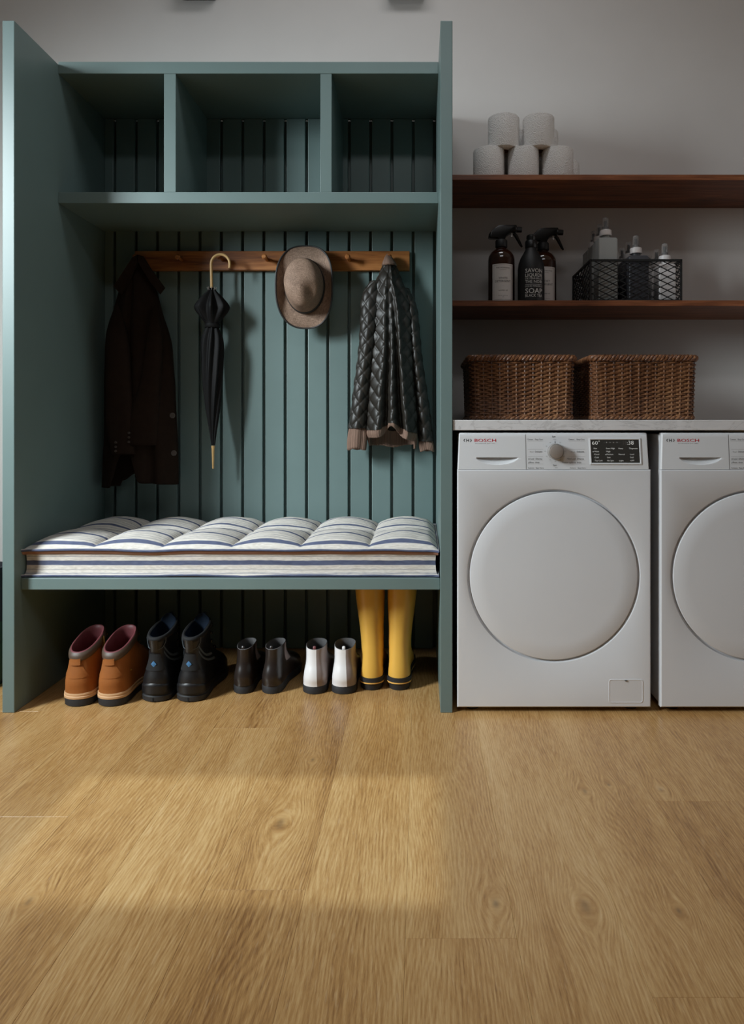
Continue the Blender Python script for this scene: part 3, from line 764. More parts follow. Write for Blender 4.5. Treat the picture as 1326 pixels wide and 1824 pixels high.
def tan_boot(px, py, label, zipper):
    t = shoe_root('ankle_boot', px, py, label, 'pair of tan ankle boots', radians(-3))
    wh, wb = 0.046, 0.049; L = 0.29
    tab = [(0.0, 0.002, L, 0.047, 1), (0.05, 0.002, L - .005, 0.045, 1), (0.075, 0.0, L - .03, 0.044, 0.8), (0.10, 0.004, 0.20, 0.043, 0.4), (0.125, 0.010, 0.155, 0.041, 0.1), (0.15, 0.014, 0.150, 0.040, 0), (0.20, 0.012, 0.150, 0.043, 0)]
    sl = lambda z: max(0, (z - 0.06)) * 4.2 if z < 0.15 else 0.378
    MB().rings([slice_ring(z, 0.004 - g, L - .004 + g, 0.045, 1, wh + g, wb + g) for z, g in ((0, -.004), (0.003, 0.001), (0.020, 0.002), (0.024, 0.001))], True, True, True, True).build('sole', 'rubber', t)
    MB().rings([slice_ring(z, 0.004 - g, L - .004 + g, 0.045, 1, wh + g, wb + g) for z, g in ((0.0235, 0.001), (0.025, 0.003), (0.031, 0.0035), (0.0335, 0.0015), (0.0345, 0.0015), (0.037, 0.003), (0.042, 0.002), (0.044, -.002))], True, True, True, True).build('midsole', 'welt', t)
    MB().rings(loft(tab, 0.042, 0.146, 22, wh, wb, sl), True, False, False, True).build('upper', 'tan', t, ang=80)
    cr = loft(tab, 0.140, 0.166, 8, wh, wb, sl)
    for i, g in enumerate((0.0, 0.003, 0.0045, 0.005, 0.005, 0.005, 0.004, 0.002, -0.001)):
        cr[i] = loft(tab, lerp(0.140, 0.166, i / 8), 1, 1, wh, wb, sl, g)[0]
    MB().rings(cr, True, smooth=True).build('collar', 'collar', t, ang=80)
    inn = [loft(tab, 0.1655, 1, 1, wh, wb, sl, -0.001)[0], loft(tab, 0.1685, 1, 1, wh, wb, sl, -0.004)[0], loft(tab, 0.1665, 1, 1, wh, wb, sl, -0.0075)[0]] + \
          [loft(tab, z, 1, 1, wh, wb, sl, -0.009)[0] for z in (0.155, 0.14, 0.125, 0.10, 0.08, 0.065)]
    MB().rings(inn, True, False, True, True).build('lining', 'maroon', t, ang=80)
    tabm = MB().rings(patch_on(tab, 0.132, 0.152, -0.052, 0.052, wh, wb, 0.0062, 6, sl), False, smooth=True); tabm.build('pull_tab', 'tan', t, ang=80)
    MB().rings(patch_on(tab, 0.090, 0.135, -0.11, 0.11, wh, wb, 0.0014, 10, sl, taper=0.55), False, smooth=True).build('heel_strip', 'tan', t, ang=80)
    if zipper:
        z = patch_on(tab, 0.085, 0.166, 0.255, 0.275, wh, wb, 0.0052, 12, sl); MB().rings(z, False, smooth=True).build('zip', 'brass', t)
        p = z[-1][4]; MB().tube([(p[0] + .003, p[1], p[2] + .002), (p[0] + .005, p[1] - .002, p[2] - .012), (p[0] + .005, p[1] - .002, p[2] - .03)], 0.0014, 6).build('zip_pull', 'brass', t)
    else:
        z = patch_on(tab, 0.088, 0.090, 0.18, 0.19, wh, wb, 0.001, 2, sl); p = z[0][4]
        MB().lathe([(0.003, -0.002), (0.003, 0.002), (0.0015, 0.003)], p, 10, 'y').build('stud', 'brass', t)
    for i in range(3):                                             # lace hooks at the front edge of the shaft
        z = patch_on(tab, 0.11 + .018 * i, 0.112 + .018 * i, 0.36, 0.37, wh, wb, 0.002, 1, sl); p = z[0][4]
        MB().tube([(p[0] - .002, p[1], p[2]), (p[0] + .006, p[1], p[2] + .001), (p[0] + .006, p[1], p[2] + .006)], 0.0014, 6).build('lace_hook', 'brass', t)
    return t
tan_boot(130.5, 1260.5, 'tan ankle boot with side zip, nearest the left side panel', True)
tan_boot(191, 1260.5, 'tan ankle boot with small stud, beside the black hiking boots', False)

def black_boot(px, py, label):
    t = shoe_root('hiking_boot', px, py, label, 'pair of black hiking boots', radians(-2))
    wh, wb = 0.046, 0.052; L = 0.295
    tab = [(0.0, 0.0, L, 0.046, 1), (0.05, 0.0, L - .005, 0.044, 1), (0.075, 0.002, L - .03, 0.042, 0.8), (0.10, 0.008, 0.215, 0.038, 0.4), (0.13, 0.014, 0.160, 0.035, 0.1), (0.16, 0.016, 0.150, 0.034, 0), (0.20, 0.010, 0.150, 0.037, 0), (0.24, 0.008, 0.15, 0.037, 0)]
    sl = lambda z: max(0, z - 0.10) * 2.0 if z < 0.2 else 0.2
    so = MB().rings([slice_ring(z, 0.006 - g, L - .004 + g, 0.045, 1, wh + g, wb + g) for z, g in ((0, -.003), (0.004, 0.003), (0.018, 0.004), (0.021, 0.001), (0.034, 0.0)) ], True, True, True, True).build('sole', 'rubber', t)
    MB().box(-0.0022, 0.0022, 0.0014, 0.006, 0.004, 0.016).build('sole_notch', 'dark', so)
    hc = MB()                                                     # heel counter with pointed top edge
    R = []
    for i in range(7):
        row = []
        for q in range(33):
            a = -0.30 + 0.60 * q / 32; zt_ = 0.064 - 0.022 * min(1, (abs(a) / 0.22)) ** 1.2
            z = lerp(0.030, zt_, i / 6)
            args = [sinterp([(r[0], r[c]) for r in tab], z) for c in (1, 2, 3)]; k = interp([(r[0], r[4]) for r in tab], z)
            ring = slice_ring(z, *args, k=k, wh=wh, wb=wb, n=120, grow=0.0035 if i < 6 else -0.001); ai = (a % 1) * 120; i0 = int(ai) % 120; f_ = ai - int(ai)
            row.append(tuple(lerp(ring[i0][c], ring[(i0 + 1) % 120][c], f_) for c in range(3)))
        R.append(row)
    hc.rings(R, False, smooth=True).build('heel_counter', 'blackboot', t, ang=80)
    MB().rings(loft(tab, 0.034, 0.196, 26, wh, wb, sl), True, smooth=True).build('upper', 'blackboot', t, ang=80)
    MB().rings([loft(tab, z, 1, 1, wh, wb, sl, g)[0] for z, g in ((0.190, 0.000), (0.194, 0.003), (0.200, 0.0035), (0.205, 0.001), (0.207, -0.004), (0.203, -0.009))], True, smooth=True).build('collar', 'blackfab', t, ang=80)
    MB().rings([loft(tab, z, 1, 1, wh, wb, sl, -0.009)[0] for z in (0.204, 0.18, 0.15, 0.12, 0.09, 0.07)], True, False, True, True).build('lining', 'blue', t, ang=80)
    # tongue rising at the front
    R = []
    for i in range(9):
        z = 0.15 + 0.10 * i / 8; hw = 0.027 * (1 if i < 7 else sqrt(max(0.05, 1 - ((i - 6) / 2.2) ** 2)))
        y = 0.138 + 0.004 * i / 8
        R.append([(hw * cos(a) , y + 0.010 * sin(a) * 0.8 - 0.018 * abs(cos(a)) ** 2, z) for a in [2 * pi * q / 20 for q in range(20)]])
    MB().rings(R, True, True, True, True).build('tongue', 'blue', t)
    for a0 in (0.17, -0.17):
        for zz, dz in ((0.098, 0), (0.116, 0)):
            m_ = MB(); rows = []
            for i in range(17):
                u = i / 16; a = abs(a0) - 0.055 + 0.16 * u; z = zz + 0.052 * (1 - u) ** 1.8
                ring = loft(tab, z, 1, 1, wh, wb, sl, 0.0009)[0]; ring2 = loft(tab, z + 0.0085, 1, 1, wh, wb, sl, 0.0009)[0]
                def pick(rg_, a):
                    ai = (a % 1) * 40; i0 = int(ai) % 40; f_ = ai - int(ai); return tuple(lerp(rg_[i0][c], rg_[(i0 + 1) % 40][c], f_) for c in range(3))
                sg = 1 if a0 > 0 else -1
                rows.append([pick(ring, sg * a), pick(ring2, sg * a)])
            m_.rings(rows, False, smooth=True).build('side_stripe', 'reflect', t, ang=80)
    MB().rings(patch_on(tab, 0.100, 0.152, -0.10, 0.10, wh, wb, 0.0022, 10, sl, taper=0.72), False, smooth=True).build('heel_panel', 'blackfab', t, ang=80)
    bd = patch_on(tab, 0.112, 0.132, -0.045, 0.045, wh, wb, 0.0036, 8, sl)
    c = bd[4][4]; MB().add([(c[0], c[1] - .0012, c[2] + .0105), (c[0] - .0092, c[1] - .0004, c[2]), (c[0], c[1] - .0002, c[2] - .0105), (c[0] + .0092, c[1] - .0004, c[2]), (c[0], c[1] - .0018, c[2])], [(0, 1, 4), (1, 2, 4), (2, 3, 4), (3, 0, 4)]).build('badge', 'bluebadge', t)
    # pull loop at the back of the collar
    p = patch_on(tab, 0.160, 0.198, -0.14, 0.14, wh, wb, 0.003, 8, sl)
    MB().tube([p[8][0], p[5][0], p[2][1], p[0][4], p[2][7], p[5][8], p[8][8]], 0.0012, 6).build('loop_piping', 'reflect', t)
    MB().rings(patch_on(tab, 0.160, 0.2, -0.045, 0.045, wh, wb, 0.0055, 8, sl), False, smooth=True).build('pull_loop', 'glossblack', t, ang=80)
    for i in range(4):
        z = 0.12 + 0.022 * i; args = loft(tab, z, 1, 1, wh, wb, sl, 0.004)[0]; pt = args[16]
        MB().lathe([(0.006, -.004), (0.007, 0), (0.006, .004)], pt, 10).build('lace_hook', 'glossblack', t)
    return t
black_boot(271.5, 1252.5, 'black hiking boot with blue badge, beside the tan boots')
black_boot(334.5, 1252.5, 'black hiking boot with blue badge, beside the dark brown boots')

def chelsea(px, py, label, group, left_mat, wide, split, heelcol, rot):
    t = shoe_root('chelsea_boot', px, py, label, group, rot)
    s = wide
    wh, wb = 0.036 * s, 0.043; L = 0.27
    tab = [(0.0, 0.002, L, 0.036 * s, 1), (0.03, 0.0, L, 0.038 * s, 1), (0.05, -0.004, L - .01, 0.039 * s, 0.9), (0.07, 0.0, L - .05, 0.037 * s, 0.6), (0.095, 0.010, 0.15, 0.032 * s, 0.2), (0.12, 0.014, 0.120, 0.031 * s, 0), (0.155, 0.014, 0.115, 0.031 * s, 0)]
    sl = lambda z: 0
    def topz(a): return 0
    MB().rings([slice_ring(z, 0.004 - g, L - .002 + g, 0.036, 1, wh + g, wb + g) for z, g in ((0, -.001), (0.002, 0.0015), (0.024, 0.002), (0.027, 0.0))], True, True, True, True).build('sole', 'rubber', t)
    up = loft(tab, 0.026, 0.150, 26, wh, wb, sl)
    # split colour boots: heel left half in one leather, the rest in the other
    n = 40
    def dip(ring, amt):   # top edge dips at the back
        ym = min(p[1] for p in ring); yM = max(p[1] for p in ring)
        return [(x, y, z - amt * max(0, 1 - (y - ym) / (0.5 * (yM - ym))) ** 1.5) for x, y, z in ring]
    up = [dip(r, 0.006 * max(0, (i / 26 - 0.7) / 0.3)) for i, r in enumerate(up)]
    if split:
        main, other = split
        ka = 1                       # seam a little right of the heel
        idx1 = [(ka + i) % n for i in range(0, n // 2 + 1 - 0)]      # right side, round to toe
        idx2 = [(ka + n // 2 + i) % n for i in range(0, n // 2 + 1)]
        MB().rings([[r[i] for i in idx1] for r in up], False, smooth=True).build('outer_side', other, t, ang=80)
        MB().rings([[r[i] for i in idx2] for r in up], False, smooth=True).build('inner_side', main, t, ang=80)
    else:
        MB().rings(up, True, smooth=True).build('upper', left_mat, t, ang=80)
        for sg in (1, -1):
            rows = []
            for i in range(11):
                z = lerp(0.086, 0.149, i / 10); ring = loft(tab, z, 1, 1, wh, wb, sl, 0.0008)[0]
                h0 = 10.2 - 0.8 * (1 - i / 10); h1 = lerp(11.8, 14.5, (i / 10) ** 0.7); row = []
                for q in range(6):
                    a = sg * lerp(h0, h1, q / 5); i0 = math.floor(a); f_ = a - i0
                    row.append(tuple(lerp(ring[int(i0) % n][c], ring[(int(i0) + 1) % n][c], f_) for c in range(3)))
                rows.append(row)
            MB().rings(rows, False, smooth=True).build('elastic_gusset', 'elastic', t, ang=80)
    top = up[-1]
    def ins(ring, g):
        cy = sum(p[1] for p in ring) / n
        return [(x * (1 - g / 0.031), cy + (y - cy) * (1 - g / 0.05), z) for x, y, z in ring]
    inn = [top, [(x, y, z + .001) for x, y, z in ins(top, 0.001)], [(x, y, z - .002) for x, y, z in ins(top, 0.0028)]] + [ins(loft(tab, z, 1, 1, wh, wb, sl)[0], 0.003) for z in (0.135, 0.115, 0.095, 0.07, 0.05)]
    MB().rings(inn, True, False, True, True).build('lining', 'greylining', t, ang=80)
    b = min(top, key=lambda p: p[1])
    tb = MB().tube([(b[0], b[1] + .004, b[2] - .012), (b[0], b[1] + .0045, b[2] + .006), (b[0], b[1] + .0065, b[2] + .0085), (b[0], b[1] + .009, b[2] + .006), (b[0], b[1] + .009, b[2] - .01)], 0.0022, 8)
    tb.v = [(b[0] + (x - b[0]) * 2.3, y, z) for x, y, z in tb.v]
    tb.build('pull_tab', heelcol, t)
    return t
chelsea(430, 1237.5, 'glossy dark brown chelsea boot next to the black hiking boots', 'pair of dark brown chelsea boots', 'brownleather', 0.92, None, 'brownleather', radians(-1))
chelsea(479.5, 1237.5, 'glossy dark brown chelsea boot next to the white boots', 'pair of dark brown chelsea boots', 'brownleather', 0.95, None, 'brownleather', radians(-7))
chelsea(558.5, 1238, 'white and taupe two tone ankle boot with brown pull tab', 'pair of white two tone boots', None, 1.10, ('whiteleather', 'taupeleather'), 'maroon', radians(-1))
chelsea(611.5, 1238, 'white and taupe two tone ankle boot touching the yellow rain boots', 'pair of white two tone boots', None, 1.14, ('whiteleather', 'taupeleather'), 'whiteleather', radians(0.5))

def rain_boot(px, py, label, flip):
    t = shoe_root('rain_boot', px, py, label, 'pair of yellow rain boots', radians(-2.5 if flip else 0.0))
    wh, wb = 0.038, 0.043; L = 0.275
    tab = [(0.0, 0.004, L, 0.04, 1), (0.04, 0.0, L, 0.041, 1), (0.06, 0.0, L - .02, 0.041, 0.9), (0.085, 0.002, 0.20, 0.0400, 0.5), (0.115, 0.005, 0.145, 0.0385, 0.15), (0.15, 0.006, 0.13, 0.0385, 0), (0.20, 0.002, 0.135, 0.0405, 0), (0.26, -0.006, 0.14, 0.0455, 0), (0.33, -0.010, 0.145, 0.0505, 0), (0.37, -0.010, 0.146, 0.0515, 0)]
    ht = zbb - 0.006
    MB().rings([slice_ring(z, 0.006 - g, L - .004 + g, 0.04, 1, wh + g, wb + g) for z, g in ((0, -.006), (0.002, -.003), (0.022, 0.0005), (0.0245, -.001))], True, True, True, True).build('sole', 'rubber', t)
    MB().rings([slice_ring(z, 0.004 - g, L - .002 + g, 0.04, 1, wh + g, wb + g) for z, g in ((0.024, -.001), (0.025, 0.0035), (0.0285, 0.0040), (0.030, 0.002))], True, False, False, True).build('yellow_band', 'stripeyel', t)
    MB().rings([slice_ring(z, 0.003 - g, L - .002 + g, 0.04, 1, wh + g, wb + g) for z, g in ((0.029, 0.002), (0.031, 0.0042), (0.045, 0.0042), (0.047, -0.002))], True, False, False, True).build('black_band', 'rubber', t)
    sgn = 1 if flip else -1
    def leaned(r): return [(x + sgn * 0.0085 * min(1, max(0, (z - 0.15) / 0.18)), y, z) for x, y, z in r]
    MB().rings([leaned(r) for r in loft(tab, 0.0435, ht, 30, wh, wb)], True, smooth=True).build('boot_shaft', 'yellow', t, ang=80)
    top = leaned(loft(tab, ht, 1, 1, wh, wb)[0])
    MB().rings([top, [(x * .97, y, z + .002) for x, y, z in top], [(x * .92, .065 + (y - .065) * .95, z) for x, y, z in top]] + [[(x * .92, .065 + (y - .065) * .95, zz) for x, y, z in leaned(loft(tab, zz, 1, 1, wh, wb)[0])] for zz in (0.3, 0.2, 0.12)], True, False, True, True).build('lining', 'greylining', t, ang=80)
    return t
rain_boot(661.5, 1232.5, 'tall yellow rain boot standing against the white boots', False)
rain_boot(710, 1232.5, 'tall yellow rain boot nearest the right side panel', True)

# ------------------------------------------------------------------ paper rolls
rr, rh = 0.0585, 0.1215
def make_roll(x, y, z, label):
    t = thing('toilet_roll', (x, y, z), label, 'toilet roll', 'white paper rolls stacked on the upper shelf')
    b = MB(); n = 48
    prof = [(0.02, 0.0), (rr - 0.003, 0.0), (rr - .0008, 0.0012), (rr, 0.004), (rr, rh - 0.004), (rr - .0008, rh - .0012), (rr - .003, rh), (0.02, rh), (0.02, 0.0)]
    b.rings([[(r * cos(2 * pi * j / n), r * sin(2 * pi * j / n), h) for j in range(n)] for r, h in prof], True, smooth=True).build('paper', 'tissue', t)
    MB().rings([[(r * cos(2 * pi * j / 24), r * sin(2 * pi * j / 24), h) for j in range(24)] for r, h in ((0.0199, 0.001), (0.0199, rh - .001), (0.0185, rh - .001), (0.0185, 0.001), (0.0199, 0.001))], True, smooth=True).build('core', 'brownpipe', t)
    return t
YR1, YR2 = 2.425, 2.545
roll0 = None
rl = []
frontx = [WX(p, YR1) for p in (871, 932.5, 993.5)]; topx = [WX(897.5, YR1), WX(959.5, YR1)]
dxb = 0.034
names = [('bottom left paper roll of the front row', 0), ('middle bottom paper roll of the front row', 1), ('bottom right paper roll of the front row', 2)]
for lab, i in names: rl.append((frontx[i], YR1, SH1, lab))
rl += [(topx[0], YR1, SH1 + rh, 'upper left paper roll of the front row'), (topx[1], YR1, SH1 + rh, 'upper right paper roll of the front row')]
for i, lab in enumerate(('bottom left paper roll of the back row, mostly hidden', 'middle bottom paper roll of the back row, mostly hidden', 'bottom right paper roll of the back row, peeking out')):
    rl.append((frontx[i] + dxb + 0.018, YR2, SH1, lab))
for i, lab in enumerate(('upper left paper roll of the back row, behind the gap', 'upper right paper roll of the back row, peeking out')):
    rl.append((topx[i] + dxb + 0.006, YR2, SH1 + rh, lab))
for i, (x, y, z, lab) in enumerate(rl):
    if i == 0: roll0 = make_roll(x, y, z, lab)
    else:
        c = copy_tree(roll0); c.location = (x, y, z); c['label'] = lab; c.rotation_euler.z = random.uniform(0, 6)

# ------------------------------------------------------------------ spray bottles and soap
def label_patch(r, z0, z1, ang, off=0.0006, rot=-pi / 2):
    n = 16
    return MB().rings([[((r + off) * cos(rot + lerp(-ang, ang, i / n)), (r + off) * sin(rot + lerp(-ang, ang, i / n)), z) for i in range(n + 1)] for z in (z0, z1)], False, smooth=True)
def cyl_fn(r, rot=-pi / 2):
    return lambda x, z: (r * cos(rot + x / r), r * sin(rot + x / r), z)
def spray(px, Y, z, label, top_word, rot, tall=1.05):
    t = thing('spray_bottle', (WX(px, Y), Y, z), label, 'spray bottle', 'amber spray bottles on the lower shelf')
    r = 0.0475
    MB().lathe([(r - .006, 0), (r - .001, 0.003), (r, 0.008), (r, 0.155), (r - .002, 0.168), (r - .010, 0.182), (r - .022, 0.192), (0.0165, 0.197), (0.0155, 0.206)], (0, 0, 0), 48).build('glass_body', 'amber', t)
    MB().lathe([(0.0205, 0.201), (0.0212, 0.203), (0.0212, 0.224), (0.0195, 0.227)], (0, 0, 0), 40).build('screw_collar', 'mattblack', t)
    # trigger head, side profile extruded in depth (points to +x)
    head = [(-0.047, 0.236), (-0.045, 0.247), (-0.036, 0.258), (-0.024, 0.270), (-0.010, 0.2775), (0.004, 0.279), (0.052, 0.279), (0.0545, 0.272), (0.0545, 0.256), (0.046, 0.2545), (0.030, 0.250), (0.020, 0.243), (0.014, 0.235), (0.012, 0.226), (-0.013, 0.226), (-0.014, 0.232), (-0.030, 0.232), (-0.041, 0.2325)]
    R = []
    cxp = sum(p[0] for p in head) / len(head); czp = sum(p[1] for p in head) / len(head)
    for y, s_ in ((-0.016, 0.80), (-0.0155, 0.93), (-0.012, 0.99), (0, 1.0), (0.012, 0.99), (0.0155, 0.93), (0.016, 0.80)):
        R.append([(cxp + (x - cxp) * s_, y, czp + (zz - czp) * s_) for x, zz in head])
    hd = MB().rings(R, True, True, True, True).build('trigger_head', 'glossblack', t, ang=50)
    MB().tube([(0.053, 0, 0.2655), (0.060, 0, 0.2652), (0.0725, 0, 0.2645)], [0.0105, 0.0105, 0.0100], 6).build('nozzle', 'mattblack', hd)
    MB().tube([(0.044, 0, 0.252), (0.052, 0, 0.243), (0.060, 0, 0.228), (0.068, 0, 0.212), (0.074, 0, 0.203)], [0.006, 0.0068, 0.006, 0.0048, 0.003], 10).build('trigger', 'glossblack', hd)
    MB().box(0.034, 0.039, -0.004, 0.004, 0.238, 0.253).build('plunger', 'whitep', hd)
    lb = label_patch(r, 0.004, 0.133, 0.82).build('paper_label', 'label', t)
    fn = cyl_fn(r + 0.0009); tx = MB()
    for s_, zc, wd, h in ((('THE MORNING', 0.117, 0.050, 0.0042)), (('ORGANICS', 0.111, 0.024, 0.0020)), ((top_word, 0.0795, 0.032 if len(top_word) < 6 else 0.034, 0.0072)), (('DETERGENT', 0.0685, 0.056, 0.0072)),
                        (('- - -', 0.055, 0.008, 0.0020)), (('wonder oil', 0.0385, 0.032, 0.0042)), (('750 ml  25 fl oz', 0.021, 0.034, 0.0022)), (('1000', 0.016, 0.006, 0.0020))):
        put_text(tx, s_, -wd / 2, zc, wd, h, fn)
    fr = MB(); a = 0.034; b0_, b1_ = 0.008, 0.129; th = 0.0006
    for (xa, xb, za, zb_) in ((-a, -a + th, b0_, b1_), (a - th, a, b0_, b1_), (-a, a, b0_, b0_ + th), (-a, a, b1_ - th, b1_)):
        m_ = 12 if xb - xa > 0.01 else 1
        fr.rings([[fn(lerp(xa, xb, i / m_), z_) for i in range(m_ + 1)] for z_ in (za, zb_)], False, smooth=False)
    tx.build('label_lettering', 'inkdk', lb)['kind'] = 'stuff'; fr.build('label_border', 'inkdk', lb)
    t.rotation_euler.z = rot; t.scale = (1.05, 1.05, tall)
    return t
spray(893.5, 2.41, SH2, 'amber spray bottle with WHITE DETERGENT label, left of the soap', 'WHITE', 0)
spray(968, 2.475, SH2, 'amber spray bottle half hidden behind the black soap bottle', 'SPORT', 0, 1.085)
def soap(px, Y, z):
    t = thing('soap_bottle', (WX(px, Y), Y, z), 'matt black soap bottle with white lettering between the spray bottles', 'soap bottle')
    r = 0.049
    MB().lathe([(r - .004, 0), (r, 0.004), (r, 0.125), (r - .003, 0.146), (r - .010, 0.166), (r - .019, 0.182), (0.022, 0.196), (0.0195, 0.206)], (0, 0, 0), 48).build('bottle_body', 'mattblack', t)
    cp = MB().lathe([(0.0215, 0.203), (0.0222, 0.205), (0.0222, 0.228), (0.0200, 0.231), (0.0165, 0.232), (0.0165, 0.238), (0.0175, 0.242), (0.0165, 0.250), (0.010, 0.254)], (0, 0, 0), 40).build('cap', 'black', t)
    MB().tube([(0, 0, 0.247), (0.004, 0.02, 0.249), (0.006, 0.036, 0.244)], 0.006, 10).build('spout', 'black', cp)
    fn = cyl_fn(r + 0.0008); tx = MB(); W_ = 0.067
    for s_, z0, h, bd in (('SAVON', 0.104, 0.0140, .012), ('LIQUIDE', 0.0885, 0.0120, .012), ('DE MARSEILLE', 0.0790, 0.0068, 0), ('THE NOIR', 0.0655, 0.0105, .006), ('LIQUID MARSEILLE', 0.0510, 0.0062, 0), ('SOAP', 0.0285, 0.0180, .014), ('BLACK TEA', 0.0150, 0.0105, .006)):
        put_text(tx, s_, -W_ / 2, z0, W_, h, fn, bd)
    tx.rings([[fn(lerp(-W_ / 2, W_ / 2, i / 12), z_) for i in range(13)] for z_ in (0.0600, 0.0609)], False, smooth=False)
    tx.build('lettering', 'letterwhite', t)['kind'] = 'stuff'
    t.rotation_euler.z = radians(4)
soap(946.5, 2.392, SH2)

# ------------------------------------------------------------------ wire crate with pump bottles
CY0, CY1 = 2.356, 2.622
CX0, CX1 = WX(1052.5, CY0), WX(1214, CY0); CZ1 = WZ(462, CY0)
def make_crate():
    t = thing('wire_crate', ((CX0 + CX1) / 2, (CY0 + CY1) / 2, SH2), 'black expanded metal wire crate on the lower shelf', 'wire basket')
    z0 = SH2 + 0.001
    fr = MB()
    for (x, y) in ((CX0, CY0), (CX1, CY0), (CX0, CY1), (CX1, CY1)):
        fr.box(x - .003, x + .003, y - .003, y + .003, z0, CZ1)
    for z, h in ((CZ1 - .003, .005), (z0 + .003, .003)):
        fr.box(CX0, CX1, CY0 - .003, CY0 + .003, z - h, z + .003); fr.box(CX0, CX1, CY1 - .003, CY1 + .003, z - h, z + .003)
        fr.box(CX0 - .003, CX0 + .003, CY0, CY1, z - h, z + .003); fr.box(CX1 - .003, CX1 + .003, CY0, CY1, z - h, z + .003)
    part(fr, 'rim_frame', 'wire', t)
    def lattice(W, H, dw, dh):
        segs = []
        m = dh / dw
        k = -int(H / dh) - 2
        while k * dw < W + H / m + dw:
            for sg in (1, -1):
                # z = sg*m*(x - k*dw) (+H for sg<0)
                pts = []
                for x in (0, W):
                    z = sg * m * (x - k * dw) + (H if sg < 0 else 0)
                    if 0 <= z <= H: pts.append((x, z))
                for z in (0, H):
                    x = k * dw + sg * (z - (H if sg < 0 else 0)) / m
                    if 0 < x < W: pts.append((x, z))
                if len(pts) >= 2: segs.append((pts[0], pts[1]))
            k += 1
        return segs
    H = CZ1 - z0
    def side(fn, W, nrm, nm):
        mb = MB()
        for a, b in lattice(W, H, 0.050, 0.0245): mb.bar(fn(*a), fn(*b), 0.0032, 0.0022, nrm)
        part(mb, nm, 'wire', t)
    side(lambda u, z: (CX0 + u, CY0, z0 + z), CX1 - CX0, (0, 1, 0), 'mesh_side'); side(lambda u, z: (CX0 + u, CY1, z0 + z), CX1 - CX0, (0, 1, 0), 'mesh_side')
    side(lambda u, z: (CX0, CY0 + u, z0 + z), CY1 - CY0, (1, 0, 0), 'mesh_side'); side(lambda u, z: (CX1, CY0 + u, z0 + z), CY1 - CY0, (1, 0, 0), 'mesh_side')
    part(MB().box(CX0, CX1, CY0, CY1, z0, z0 + 0.002), 'base_plate', 'wire', t)
make_crate()
def make_pump(m, H, label, x, y, wdt):
    t = thing('pump_bottle', (x, y, SH2 + 0.0035), label, 'pump bottle', 'pump bottles in the wire crate')
    w = wdt / 2
    def rs(h, z, r): return [(c[0] * (h - r) + r * cos(a), c[1] * (h - r) + r * sin(a), z) for c, a0 in (((1, 1), 0), ((-1, 1), pi / 2), ((-1, -1), pi), ((1, -1), 3 * pi / 2)) for a in [a0 + i * pi / 2 / 4 for i in range(5)]]
    MB().rings([rs(w - .002, 0, .004), rs(w, 0.003, .005), rs(w, H - .004, .005), rs(w - .004, H + .002, .006), rs(0.017, H + 0.004, .015)], True, True, True, True).build('bottle_body', m, t, ang=35)
    MB().lathe([(0.0165, H + .002), (0.0155, H + .008), (0.0155, H + .017)], (0, 0, 0), 32).build('neck', m, t)
    cp = MB().lathe([(0.0215, H + .016), (0.0222, H + .018), (0.0215, H + .035), (0.019, H + .037), (0.0105, H + .038), (0.0095, H + .049), (0.006, H + .05)], (0, 0, 0), 32).build('pump_cap', 'wbottle', t)
    MB().tube([(0, 0, H + .05), (0, 0, H + .072)], 0.0045, 10).build('pump_stem', 'wbottle', cp)
    MB().rings([[(r * cos(2 * pi * j / 28), r * sin(2 * pi * j / 28), z) for j in range(28)] for r, z in ((0.0120, H + .040), (0.0112, H + .064), (0.0108, H + .080), (0.009, H + .0825), (0.001, H + .083))], True, False, True, True).build('clear_cover', 'clear', t)
    return t
CW = (CX1 - CX0)
cols = [(WX(1079.5, 2.40), 'greyplastic', WZ(426, 2.372) - SH2, 'tall grey pump bottle', 0.071), (WX(1133.5, 2.40), 'dgrey', WZ(458, 2.372) - SH2, 'mid height slate pump bottle', 0.074), (WX(1166, 2.44), 'wbottle', WZ(474, 2.40) - SH2, 'short white pump bottle', 0.062)]
for ci, (x, m, H, lab, wd) in enumerate(cols):
    src = None
    for ri, where in enumerate(('front', 'middle', 'back')):
        y = 2.402 + ri * 0.082 + (0.012 if ci == 2 else 0)
        xx = x + (0.03 if ci == 2 else 0) - (0.0)
        lb = f'{lab} in the {where} row of the wire crate'
        if src is None: src = make_pump(m, H, lb, xx, y, wd)
        else:
            c = copy_tree(src); c.location = (xx, y, SH2 + 0.0035); c['label'] = lb

